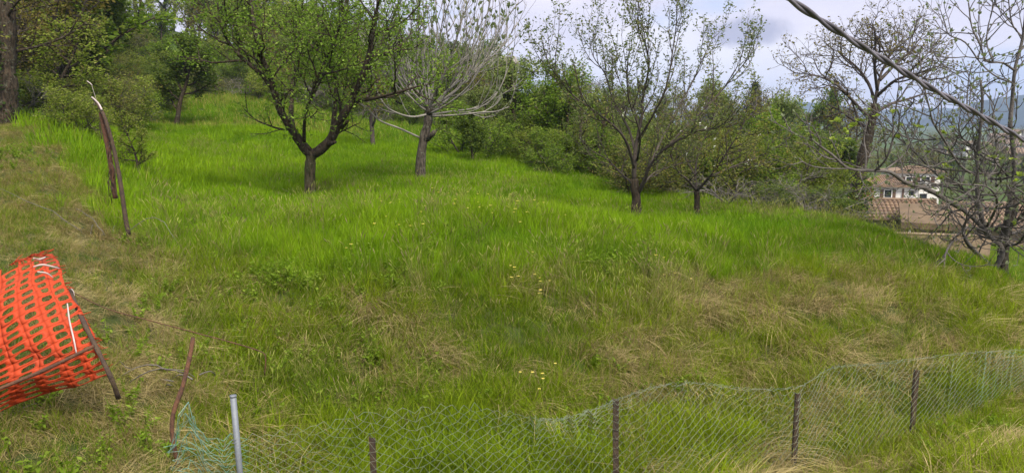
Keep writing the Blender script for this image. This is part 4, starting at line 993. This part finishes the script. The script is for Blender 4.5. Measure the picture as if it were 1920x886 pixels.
# ------------------------------------------------------------------ rusty iron on the left
def bar(name, pts, r, label, cat, mat='rust', k=8, part=None):
    pts = smooth(pts, 4); b = pts[0]
    g = Geo(); rad = np.full(len(pts), r) * (1 + .08 * rng.normal(size=len(pts))); g.tube(pts - b, rad, k)
    o = link(name, g.mesh(name, M[mat])); o.location = tuple(b); tag(o, label, cat); return o
gpt = lambda px, Y: G(px, Y, -.1)
bar('leaning_post', [G(308, 4.08, -.15), P(322, 803, 4.12), P(343, 722, 4.2), P(356, 668, 4.27), P(362, 632, 4.32)], .013, 'rusty brown iron rod leaning beside the crumpled end of the fence', 'post')
bar('slack_wire', [P(132, 545, 4.75), P(200, 578, 4.65), P(280, 600, 4.5), P(362, 622, 4.34), P(430, 640, 4.3), P(480, 655, 4.28), P(496, 664, 4.27), P(498, 680, 4.27), P(496, 702, 4.28)], .0035, 'thin rusty wire slung over the leaning rod, its loose end hooked down', 'wire', 'rust', 6)

def bent_post():
    Y = 9.3; b = G(240, Y, -.1); root = empty('bent_post', tuple(b)); tag(root, 'old rusty fence post leaning left with a bent top, wrapped in rotten netting', 'post')
    o = lambda l: np.array([P(a, c, Y + d) for a, c, d in l]) - b
    g = Geo(); q = smooth(o([(241, 440, 0), (234, 400, 0), (227, 350, 0), (218, 300, .02), (208, 258, .02), (197, 222, .03), (189, 205, .05), (181, 192, .08), (174, 184, .1)]), 4); g.tube(q, np.linspace(.03, .016, len(q)), 7); link('pole', g.mesh('pole', M['rust_brown']), root)
    g = Geo(); q = smooth(o([(216, 372, .1), (211, 330, .1), (203, 280, .1), (194, 235, .1), (190, 210, .1)]), 4); g.tube(q, .03, 7); link('stake', g.mesh('stake', M['rust']), root)
    g = Geo(); q = smooth(o([(191, 206, .02), (186, 196, .06), (180, 189, .07), (172, 182, .08)]), 4); g.tube(q, np.linspace(.004, .002, len(q)) + .007, 6); link('tip', g.mesh('tip', M['white_tape']), root)
    g = Geo(); g.tube(o([(163, 152, .2), (169, 156, .2), (173, 160, .2)]), .006, 5); g.tube(o([(172, 160, .2), (182, 192, .1)]), .002, 4); link('cane_tip', g.mesh('cane_tip', M['white_tape']), root)
    # rotten netting hanging between the two
    g = Geo(); r = np.random.default_rng(2)
    for i in range(13):
        a0 = r.uniform(200, 236); c0 = r.uniform(230, 360); sx = (c0 - 205) * .15
        px = 186 + sx + r.uniform(-6, 14)
        g.tube(smooth(o([(px, c0, r.uniform(-.05, .1)), (px + r.uniform(-5, 8), c0 + 12, r.uniform(-.05, .1)), (px + r.uniform(-4, 10), c0 + 30, r.uniform(-.05, .1))]), 3), .006, 3)
    link('netting', g.mesh('netting', M['rust_brown']), root)
bent_post()

# dead bramble canes round the post
def canes():
    rc = np.random.default_rng(12)
    for px, Y, n, lab in [(150, 9.2, 9, 'pale dead bramble canes arching left of the bent post'), (225, 5.2, 12, 'dry twisted canes on the ground right of the orange net')]:
        b = G(px, Y); g = Geo()
        for i in range(n):
            d = nrm([rc.normal(), rc.normal() * .6, .7]); L = rc.uniform(.5, 1.2) * (1 if Y > 6 else .5); p = [np.array([rc.normal() * .25, rc.normal() * .2, -.02])]
            for k in range(7): d = nrm(d + rc.normal(size=3) * .2 - UP * .22); p.append(p[-1] + d * L / 7)
            p = np.array(p); g.tube(p, np.linspace(.006, .002, 8), 4)
        o = link('dead_canes', g.mesh('dead_canes', M['twig_grey'])); o.location = tuple(b); tag(o, lab, 'dead canes')
canes()

# ------------------------------------------------------------------ orange barrier net
def net():
    # corner net of the sheet: rows go down along the strips, columns go along the net from the free right end to the left
    C = [[(92, 478, 4.95), (58, 480, 4.75), (0, 506, 4.55), (-90, 560, 4.45), (-200, 620, 4.4)],
         [(112, 512, 4.72), (62, 535, 4.52), (-4, 570, 4.38), (-100, 625, 4.3), (-210, 690, 4.25)],
         [(142, 572, 4.52), (84, 602, 4.36), (6, 645, 4.25), (-95, 700, 4.2), (-205, 765, 4.15)],
         [(178, 640, 4.40), (112, 672, 4.28), (22, 710, 4.2), (-85, 765, 4.15), (-195, 825, 4.1)],
         [(206, 702, 4.42), (135, 728, 4.34), (30, 758, 4.3), (-80, 815, 4.22), (-190, 870, 4.2)]]
    C = np.array([[P(*p) for p in row] for row in C])
    na, nb = 8, 20
    def interp(A, n):          # smooth along first axis
        s = np.stack([smooth(A[:, j], 24) for j in range(A.shape[1])], 1)
        f = np.linspace(0, len(s) - 1, n); i = np.minimum(f.astype(int), len(s) - 2); t = (f - i)[:, None, None]
        return s[i] * (1 - t) + s[i + 1] * t
    def surf(bs, as_):
        S = interp(C, 97); S = interp(S.transpose(1, 0, 2), 97)      # [a, b]
        fa = as_ * 96; fb = bs * 96
        ia = np.clip(fa.astype(int), 0, 95); ib = np.clip(fb.astype(int), 0, 95); ta = (fa - ia)[..., None]; tb = (fb - ib)[..., None]
        return (S[ia, ib] * (1 - ta) + S[ia + 1, ib] * ta) * (1 - tb) + (S[ia, ib + 1] * (1 - ta) + S[ia + 1, ib + 1] * ta) * tb
    r = np.random.default_rng(6)
    AA = []; BB = []; Q = []; nv = 0
    for i in range(na):
        for j in range(nb):
            if r.uniform() < (.35 if j == 0 else 0.0) : continue
            jit = lambda: r.normal() * .03
            ca, cb = (i + .5 + jit()) / na, (j + .5 + jit()) / nb
            ha, hb = .31 / na * r.uniform(.85, 1.15), .33 / nb * r.uniform(.8, 1.1)
            ring = [(i / na, j / nb), ((i + .5) / na, j / nb), ((i + 1) / na, j / nb), ((i + 1) / na, (j + .5) / nb), ((i + 1) / na, (j + 1) / nb), ((i + .5) / na, (j + 1) / nb), (i / na, (j + 1) / nb), (i / na, (j + .5) / nb)]
            hole = [(ca + ha * dx, cb + hb * dy) for dx, dy in [(-.85, -.8), (0, -1), (.85, -.8), (1, 0), (.85, .8), (0, 1), (-.85, .8), (-1, 0)]]
            for a_, b_ in ring + hole: AA.append(a_); BB.append(b_)
            for k in range(8): k2 = (k + 1) % 8; Q.append((nv + k, nv + k2, nv + 8 + k2, nv + 8 + k))
            nv += 16
    AA = np.array(AA); BB = np.array(BB)
    V = surf(np.clip(BB, 0, 1), np.clip(AA, 0, 1))
    # slack: ripples and a ragged upper edge
    rip = fbm(AA * 5, BB * 5, 2) * .05 + fbm(AA * 14, BB * 14, 6) * .005 + .06 * np.abs(fbm(AA * 3 + BB * 4, BB * 1.5, 22))
    V[:, 1] += rip; V[:, 2] += .012 * fbm(AA * 9, BB * 9, 4) + .02 * np.clip(1 - BB * 14, 0, 1) * fbm(AA * 40, BB * 3, 1)
    b = V[BB > .99].mean(0)
    root = empty('barrier_net', tuple(b)); tag(root, 'torn orange plastic barrier net slumped on the grass at the left edge', 'safety net')
    g = Geo(); g.add(V - b, Q); o = link('mesh_sheet', g.mesh('mesh_sheet', M['orange']), root)
    md = o.modifiers.new('thickness', 'SOLIDIFY'); md.thickness = .003; md.offset = 0
    # frayed ends along the free edges
    g = Geo()
    for i in range(34):
        a_ = r.uniform(0, .45); p = surf(np.array([0.0]), np.array([a_]))[0]
        d = nrm([r.uniform(.2, 1), r.normal() * .4, r.uniform(-.2, .6)]); L = r.uniform(.03, .09)
        g.tube([p - b, p - b + d * L * .5, p - b + d * L + np.array([0, 0, -.01])], [.004, .003, .0015], 3)
    for i in range(26):
        b_ = r.uniform(0.02, 1); p = surf(np.array([b_]), np.array([0.0]))[0]
        d = nrm([1, r.normal() * .3, r.normal() * .3]); L = r.uniform(.02, .06)
        g.tube([p - b, p - b + d * L], [.004, .002], 3)
    link('frayed_end', g.mesh('frayed_end', M['orange']), root)['kind'] = 'stuff'
    # torn white tape woven through it
    def ribbon(pts, w, nm):
        q = smooth([P(*p) for p in pts], 5) - b; side = np.array([.6, -.2, .3]) if pts[0][0] != pts[-1][0] and abs(pts[0][1] - pts[-1][1]) < 40 else np.array([1, 0, .1])
        if abs(pts[0][1] - pts[-1][1]) < 40: side = np.array([0.1, 0, 1.])
        ww = w * (.6 + .4 * np.sin(np.linspace(.3, 2.9, len(q))))[:, None]
        Vv = np.concatenate([q - side * ww, q + side * ww]); n = len(q); i = np.arange(n - 1)
        gg = Geo(); gg.add(Vv, np.stack([i, i + 1, i + n + 1, i + n], 1)); oo = link('tape', gg.mesh('tape', M['white_tape']), root)
        m2 = oo.modifiers.new('thickness', 'SOLIDIFY'); m2.thickness = .002
    ribbon([(126, 568, 4.44), (130, 600, 4.38), (138, 635, 4.30), (143, 661, 4.26)], .005, 't')
    ribbon([(62, 500, 4.6), (80, 496, 4.62), (100, 500, 4.66), (112, 503, 4.7)], .006, 't')
    ribbon([(70, 509, 4.57), (88, 512, 4.6), (100, 520, 4.63)], .005, 't')
    ribbon([(132, 540, 4.72), (138, 548, 4.7), (140, 562, 4.68)], .007, 't')
    ribbon([(62, 484, 4.7), (74, 486, 4.72), (86, 482, 4.76)], .007, 't')
net()
bar('rusty_bar', [P(-160, 795, 3.98), P(0, 728, 4.05), P(90, 690, 4.12), P(176, 648, 4.22)], .0105, 'thin rusty bar lying across the front of the orange net', 'iron bar')
bar('rusty_stake', [P(131, 545, 4.72), P(160, 610, 4.42), P(190, 670, 4.30), P(210, 712, 4.28), P(222, 745, 4.35)], .014, 'thick dark rusty stake along the free right end of the orange net', 'stake', 'rust_brown')

# ------------------------------------------------------------------ overhead cable
def cable():
    pts = smooth([P(1200, -190, 2.0), P(1350, -85, 2.2), P(1481, 0, 2.42), P(1560, 52, 2.56), P(1650, 108, 2.74), P(1750, 168, 2.96), P(1830, 212, 3.14), P(1920, 262, 3.36), P(2050, 330, 3.7), P(2300, 450, 4.4)], 30)
    s = np.r_[0, np.cumsum(np.linalg.norm(np.diff(pts, axis=0), axis=1))]
    b = pts[0]; root = empty('overhead_cable', tuple(b)); tag(root, 'thick twisted grey overhead cable crossing the sky at the upper right', 'cable')
    t = nrm(pts[-1] - pts[0]); a = nrm(np.cross(t, UP)); c = np.cross(t, a)
    for k in range(2):
        ph = s / .34 * 2 * math.pi + k * math.pi
        rr = .0058 * (1 + .05 * np.sin(s * 9 + k))
        g = Geo(); g.tube(pts - b + (np.cos(ph) * rr)[:, None] * a + (np.sin(ph) * rr)[:, None] * c, .0066, 9); link('strand', g.mesh('strand', M['cable']), root)
cable()

# ------------------------------------------------------------------ grass and weeds
def tuft(name, n, h, rad, wid, bend, mat, r, lean=0.25, hv=0.4, flop=0.0, comb=False):
    V = []; Q = []; T = []; nv = 0
    for i in range(n):
        a = r.uniform(0, 6.28); q = rad * math.sqrt(r.uniform()); p = np.array([q * math.cos(a), q * math.sin(a), -.03])
        H = h * r.uniform(1 - hv, 1 + hv * .6); az = r.normal() * .75 if comb else r.uniform(0, 6.28); d = nrm([math.cos(az) * lean * r.uniform(), math.sin(az) * lean * r.uniform(), 1])
        fd = np.array([math.cos(az), math.sin(az), 0]); b_ = bend * r.uniform(.4, 1.4)
        sd = np.array([-math.sin(az + r.normal() * .5), math.cos(az + r.normal() * .5), 0]) * wid * r.uniform(.7, 1.3)
        lv = []
        for k, t in enumerate((0, .4, .75, 1.0)):
            c = p + d * H * t * (1 - .25 * b_ * t) + fd * H * b_ * t * t * .7 - UP * H * b_ * (flop * t * t)
            lv.append((c, (1, .85, .5, 0)[k]))
        for c, wf in lv[:3]: V += [c - sd * wf, c + sd * wf]
        V.append(lv[3][0])
        Q += [(nv, nv + 1, nv + 3, nv + 2), (nv + 2, nv + 3, nv + 5, nv + 4)]; T.append((nv + 4, nv + 5, nv + 6)); nv += 7
    g = Geo(); g.add(V, Q, T); return bpy.data.objects.new(name, g.mesh(name, M[mat]))
def weed(name, n, h, leaf, mat, r):
    g = Geo()
    for i in range(n):
        a = r.uniform(0, 6.28); d = nrm([math.cos(a) * .5, math.sin(a) * .5, 1]); H = h * r.uniform(.6, 1.2)
        q = np.array([d * H * t for t in (0, .5, 1)]); g.tube(q, [.003, .0025, .0015], 3, cap=False)
        pos = np.array([d * H * t for t in r.uniform(.2, 1, 9)]); leaves(g, pos, leaf, r, .55, .9)
    return bpy.data.objects.new(name, g.mesh(name, M[mat]))
def collect(name, obs):
    c = bpy.data.collections.new(name)
    for o in obs: c.objects.link(o)
    return c
rt = np.random.default_rng(4)
C_TALL = collect('tall_tufts', [tuft('grass_tuft', 44, .36, .12, .0034, .4, 'grass_tall', rt) for _ in range(4)])
C_TALLF = collect('far_tufts', [tuft('grass_tuft', 40, .36, .20, .008, .35, 'grass_tall', rt) for _ in range(4)])
C_BANK = collect('bank_tufts', [tuft('grass_tuft', 46, .20, .10, .0024, .6, 'grass_bank', rt, .5) for _ in range(5)])
C_DRY = collect('dry_tufts', [tuft('grass_tuft', 48, .22, .11, .0019, 1.2, 'grass_dry', rt, 1.1, flop=.42, comb=True) for _ in range(5)])
def seedtuft(name, n, h, r):
    g = Geo()
    for i in range(n):
        a = r.uniform(0, 6.28); q0 = np.array([r.normal() * .08, r.normal() * .08, -.02]); H = h * r.uniform(.7, 1.2); l = np.array([math.cos(a), math.sin(a), 0]) * H * .25
        q = np.array([q0, q0 + UP * H * .5 + l * .2, q0 + UP * H * .85 + l * .6, q0 + UP * H + l]); g.tube(q, [.0016, .0014, .0012, .001], 3, cap=False)
        d = nrm(q[3] - q[2]); g.tube(np.array([q[3] - d * .01, q[3] + d * .03, q[3] + d * .07]), [.002, .006, .001], 4, cap=False)
    return bpy.data.objects.new(name, g.mesh(name, M['grass_seed']))
M['grass_seed'] = grassmat('seed_head_stem', (0.22, 0.27, 0.04), (0.30, 0.32, 0.08), (0.36, 0.31, 0.14))
C_SEED = collect('seed_tufts', [seedtuft('seed_tuft', 9, .50, rt) for _ in range(3)])
C_WEED = collect('weed_plants', [weed('weed_plant', 7, .17, .028, 'weed', rt) for _ in range(3)] + [weed('weed_plant', 5, .26, .03, 'weed', rt)])

def scatter(name, coll, pos, scl, dry, hue, tilt, rr, kindlabel, comb=False):
    n = len(pos); me = bpy.data.meshes.new(name); me.vertices.add(n); me.vertices.foreach_set('co', pos.astype(np.float32).ravel())
    def attr(nm, ty, v, key='value'):
        a = me.attributes.new(nm, ty, 'POINT'); a.data.foreach_set(key, np.ascontiguousarray(v).ravel())
    rot = np.c_[rr.normal(size=n) * tilt, rr.normal(size=n) * tilt, rr.uniform(0, 6.28, n) if not comb else -math.pi / 2 + .5 + 1.1 * fbm(pos[:, 0] * 1.5, pos[:, 1] * 1.5, 300) * 2 + rr.normal(size=n) * .35]
    attr('rot', 'FLOAT_VECTOR', rot.astype(np.float32), 'vector'); attr('scl', 'FLOAT', scl.astype(np.float32)); attr('dry', 'FLOAT', dry.astype(np.float32)); attr('hue', 'FLOAT', hue.astype(np.float32))
    attr('pick', 'INT', rr.integers(0, len(coll.objects), n).astype(np.int32))
    o = link(name, me); o['kind'] = 'stuff'; o['label'] = kindlabel
    nt = bpy.data.node_groups.new(name, 'GeometryNodeTree')
    nt.interface.new_socket('Geometry', in_out='INPUT', socket_type='NodeSocketGeometry'); nt.interface.new_socket('Geometry', in_out='OUTPUT', socket_type='NodeSocketGeometry')
    N = nt.nodes.new; gi = N('NodeGroupInput'); go = N('NodeGroupOutput'); ip = N('GeometryNodeInstanceOnPoints'); ci = N('GeometryNodeCollectionInfo')
    ci.inputs['Collection'].default_value = coll; ci.inputs['Separate Children'].default_value = True; ci.inputs['Reset Children'].default_value = True
    def na(nm, ty): x = N('GeometryNodeInputNamedAttribute'); x.data_type = ty; x.inputs[0].default_value = nm; return x.outputs[0]
    L = nt.links.new
    L(gi.outputs[0], ip.inputs['Points']); L(ci.outputs[0], ip.inputs['Instance']); ip.inputs['Pick Instance'].default_value = True
    L(na('pick', 'INT'), ip.inputs['Instance Index']); L(na('scl', 'FLOAT'), ip.inputs['Scale'])
    er = N('FunctionNodeEulerToRotation'); L(na('rot', 'FLOAT_VECTOR'), er.inputs[0]); L(er.outputs[0], ip.inputs['Rotation'])
    L(ip.outputs[0], go.inputs[0])
    md = o.modifiers.new('scatter', 'NODES'); md.node_group = nt
    return o

def crestY(u): return np.interp(u, [-.9, -.5, -.25, 0, .25, .46, .7], [9.2, 8.7, 7.9, 8.2, 9.3, 10.2, 9.4])
def sample(n, ya, yb, ua, ub, pw, r):
    """points with density falling off with distance"""
    y = (ya ** pw + (yb ** pw - ya ** pw) * r.uniform(size=n)) ** (1 / pw); u = r.uniform(ua, ub, n)
    x = u * y
    return x, y, x / y
rs = np.random.default_rng(19)
def leftzone(u, y):       # scrubby bank left of the leaning post
    lim = np.interp(y, [3, 5, 7, 9.5, 14, 20, 30], [-.44, -.44, -.46, -.50, -.53, -.56, -.60])
    return 1 / (1 + np.exp((u - lim - .04 * fbm(y * 1.3, u * 9, 5)) / .02))
# tall meadow
x, y, u = sample(62000, 7.4, 30, -.85, .80, 1.15, rs)
lz = leftzone(u, y); cr = crestY(u); edge = np.clip((y - cr + .35 * fbm(x * .9, y * .9, 31)) / 1.2, 0, 1)
far = np.interp(u, [-.6, -.2, .1, .3, .45, .55], [40, 33, 28, 23, 20, 16])
keep = (rs.uniform(size=len(x)) < (1 - lz) * edge) & (y < far + 1.5 * fbm(x * .5, y * .5, 4))
x, y, u = x[keep], y[keep], u[keep]; z = ground(x, y)
patch = fbm(x * .45, y * .35, 50); e2 = np.clip((y - crestY(u)) / 3, 0, 1)
far2 = np.interp(u, [-.6, -.2, .1, .3, .45, .55], [40, 33, 28, 23, 20, 16])
edgedry = np.clip(1 - (far2 - y) / 3.5, 0, 1) * (u > -.1)
patch3 = fbm(x * 1.6, y * 1.1, 57)
scl = (.55 + .45 * e2) * (1 + .2 * patch + .3 * patch3) * rs.uniform(.75, 1.2, len(x)) * np.interp(u, [.35, .6], [1, .65])
dry = np.clip(.02 + .10 * fbm(x * 1.2, y * 1.2, 61) + .45 * edgedry + .03 * (1 - e2), 0, 1)
hue = np.clip(.45 + .3 * np.clip((13 - y) / 4, 0, 1) * (y > crestY(u) + .8) + .6 * patch + .7 * patch3 + .3 * fbm(x * 2.2, y * 2.2, 8), 0, 1)
nearm = y < 14
scatter('meadow_grass', C_TALL, np.c_[x, y, z][nearm], scl[nearm], dry[nearm], hue[nearm], .12, rs, 'tall bright green grass of the meadow around the trees')
scatter('far_meadow_grass', C_TALLF, np.c_[x, y, z][~nearm], scl[~nearm], dry[~nearm], hue[~nearm], .10, rs, 'tall bright green grass at the back of the meadow')
# upper meadow and slopes to the left
x, y, u = sample(22000, 18, 70, -.75, .1, 1.2, rs)
k = (y > np.interp(u, [-.75, -.6, -.2, .1], [19, 24, 33, 30])); x, y = x[k], y[k]; z = ground(x, y); pt = fbm(x * .2, y * .2, 7)
scatter('upper_meadow_grass', C_TALLF, np.c_[x, y, z], rs.uniform(.4, .8, len(x)) * (1 + y / 90), np.clip(.22 + .3 * pt, 0, 1), np.clip(-.05 + .25 * pt, 0, 1), .15, rs, 'rough grass on the terraced slope under the wood')
# slope on the right behind the crest
x, y, u = sample(9000, 9, 48, .34, 1.0, 1.1, rs); k = y > 10.5; x, y = x[k], y[k]; z = ground(x, y)
scatter('slope_grass', C_TALLF, np.c_[x, y, z], rs.uniform(.4, .8, len(x)), np.clip(.2 + .2 * fbm(x * .4, y * .4, 3), 0, 1), rs.uniform(0, .6, len(x)), .15, rs, 'grass running down the slope to the houses')
# bank
def wt_dry(x, y, u):
    p = fbm(x * .9, y * 1.1, 71) * .4 + fbm(x * 3.2, y * 3.4, 77) * .65
    prof = np.interp(u, [-.8, -.45, -.3, -.1, .05, .25, .42, .55, .8], [.26, .28, .15, .10, .24, .40, .38, .22, .14])
    prof = prof + .18 * np.exp(-((y - crestY(u) + 1.1) / .8) ** 2) * (u > -.15)
    verge = ((y < 6.35) & (u > .30)) * .75
    prof = prof + .45 * np.exp(-((u + .55) / .05) ** 2 - ((y - 5.6) / .9) ** 2) + .3 * np.exp(-((u + .56) / .06) ** 2 - ((y - 9.5) / 1.6) ** 2)
    lushf = np.exp(-((y - 5.4 - u * 2) / .7) ** 2) * (u > -.2) * (u < .4) * .3
    return np.clip(prof + verge - lushf + 1.15 * p, 0, 1)
x, y, u = sample(48000, 3.3, 21, -.95, .95, 1.25, rs)
lz = leftzone(u, y); cr = crestY(u)
k = (y < cr + 1.0 + .5 * fbm(x, y, 33)) | (rs.uniform(size=len(x)) < lz); x, y, u, lz = x[k], y[k], u[k], lz[k]; z = ground(x, y); wd = wt_dry(x, y, u)
isd = rs.uniform(size=len(x)) < np.clip(wd * .8 + .16 * lz, 0, .85)
gr = ~isd
patch = .6 * fbm(x * .8, y * .8, 90) + .6 * fbm(x * 2.0, y * 2.2, 93)
lush = np.clip((6.6 - y) / 1.2, 0, 1) * np.clip((u + .3) / .2, 0, 1)        # rank growth along the fence
hs = rs.uniform(.6, 1.25, len(x)) * (1 + .5 * patch) * (1 - .4 * lz) * np.where((y < 6.5) & (u > .36), .75, 1) * (1 + .5 * lush)
scatter('bank_grass', C_BANK, np.c_[x, y, z][gr], hs[gr], np.clip(.04 + .38 * wd + .26 * lz - .2 * lush, 0, 1)[gr], np.clip(.18 + .9 * patch - .1 * lz + .25 * lush + .6 * np.clip((u - .0) / .3, 0, 1), 0, 1)[gr], .3, rs, 'mixed green grass on the bank above the fence')
scatter('dry_bank_grass', C_DRY, np.c_[x, y, z][isd], (hs * 1.35)[isd], np.clip(.55 + .35 * wd, 0, .95)[isd], rs.uniform(0, 1, isd.sum()), .2, rs, 'dry straw-coloured grass matted on the bank', comb=True)
x, y, u = sample(2600, 3.6, 16, -.8, .75, 1.3, rs); pw_ = fbm(x * .7, y * .7, 44); k = (pw_ + .35 * np.exp(-((u + .15) / .3) ** 2) > .30); x, y = x[k], y[k]; z = ground(x, y)
scatter('weeds', C_WEED, np.c_[x, y, z], rs.uniform(.6, 1.3, len(x)), np.zeros(len(x)), np.zeros(len(x)), .2, rs, 'broad-leaved weeds growing through the grass')

x, y, u = sample(4200, 5.2, 24, -.5, .62, 1.3, rs); k = rs.uniform(size=len(x)) < np.clip(.35 + .9 * fbm(x * .5, y * .5, 201), 0, 1); x, y = x[k], y[k]; z = ground(x, y)
scatter('seeding_grass', C_SEED, np.c_[x, y, z], rs.uniform(.6, 1.1, len(x)) * np.where(y < 8, .7, 1), rs.uniform(0, .9, len(x)), rs.uniform(0, 1, len(x)), .2, rs, 'thin seeding grass stems standing above the meadow')
x, y, u = sample(2200, 8, 20, -.45, .5, 1.2, rs); k = (fbm(x * .8, y * .6, 141) > .24) & (u < .2); x, y = x[k], y[k]; z = ground(x, y)
scatter('meadow_weeds', C_WEED, np.c_[x, y, z], rs.uniform(1.1, 1.7, len(x)), np.zeros(len(x)), np.zeros(len(x)), .15, rs, 'leafy weeds standing in the meadow grass')

bx = []  # ring of weeds added at each trunk base to stand in for contact shade
for px, Y in ((580, 15.0), (787, 18.0), (1193, 14.0), (1307, 16.5)):
    q = G(px, Y); a = rs.uniform(0, 6.28, 34); r_ = .10 + .28 * rs.uniform(0, 1, 34); bx.append(np.c_[q[0] + np.cos(a) * r_, Y + np.sin(a) * r_])
bx = np.concatenate(bx)
scatter('trunk_base_weeds', C_WEED, np.c_[bx, ground(bx[:, 0], bx[:, 1])], rs.uniform(1.2, 2.1, len(bx)), np.zeros(len(bx)), np.zeros(len(bx)), .2, rs, 'leafy weeds added round the tree trunks to darken their bases')

# yellow flowers
def flowers():
    rf = np.random.default_rng(8)
    for px, Y, n, sp, hh, lab in [(910, 11.4, 26, .45, .42, 'largest patch of small yellow flowers in the middle of the meadow'), (960, 11.0, 9, .35, .4, 'yellow flowers just right of the largest patch'), (830, 11.2, 6, .4, .42, 'few yellow flowers left of the largest patch'),
                              (710, 10.8, 9, .45, .4, 'scattered yellow flowers in the meadow left of the largest patch'), (1040, 11.4, 9, .4, .4, 'loose yellow flowers right in the meadow, below the tall cherry on its left'), (1000, 8.5, 12, .22, .22, 'yellow flowers on the crest of the bank at the picture centre'),
                              (1035, 6.6, 6, .10, .25, 'small yellow flower cluster low on the bank above the fence'), (740, 9.7, 6, .35, .35, 'few pale yellow flowers at the meadow edge left of centre'), (1270, 9.4, 5, .2, .2, 'yellow flowers at the meadow edge below the low cherry'), (660, 9.0, 3, .15, .25, 'sparse yellow flowers at the crest of the bank, left of centre')]:
        b = G(px, Y); root = empty('wildflowers', tuple(b)); tag(root, lab, 'flowers', 'yellow wildflowers in the grass')
        st = Geo(); pe = Geo()
        for i in range(n):
            x = rf.normal() * sp; y = rf.normal() * sp * 1.1; z = ground(b[0] + x, b[1] + y)[0] - b[2]; H = hh * rf.uniform(.6, 1.3)
            q = np.array([(x, y, z), (x + rf.normal() * .01, y, z + H * .5), (x + rf.normal() * .03, y, z + H)]); st.tube(q, .0025, 3)
            c = q[-1]; fl_ = rf.uniform(.014, .026)
            for k in range(6):
                a = k * 1.047 + rf.uniform(0, .3); d = np.array([math.cos(a), math.sin(a), .35]); s2 = np.array([-math.sin(a), math.cos(a), 0])
                L = fl_; pe.add([c, c + d * L * .6 + s2 * L * .45, c + d * L * 1.1, c + d * L * .6 - s2 * L * .45], T=[(0, 1, 2), (0, 2, 3)])
        link('stem', st.mesh('stem', M['weed']), root); link('flower_head', pe.mesh('flower_head', M['petal']), root)
flowers()

# ------------------------------------------------------------------ air
def haze():
    g = Geo(); zb = min(GMIN, CZ - 42) - 1.5; zt = CZ + 175
    g.box((0, 1650, (zb + zt) / 2), (16800, 3800, zt - zb))
    m = bpy.data.materials.new('haze'); m.use_nodes = True; t = NT(m.node_tree)
    v = t.n('ShaderNodeVolumePrincipled', {'Color': (0.52, 0.69, 1.0, 1), 'Density': 0.0003, 'Anisotropy': 0.0})
    o = t.n('ShaderNodeOutputMaterial'); t.nt.links.new(v.outputs[0], o.inputs['Volume'])
    ob = link('haze', g.mesh('haze', m, False)); ob['kind'] = 'stuff'; ob.display_type = 'WIRE'
haze()
scene.cycles.use_denoising = True
scene.cycles.max_bounces = 8; scene.cycles.transparent_max_bounces = 8; scene.cycles.volume_bounces = 0
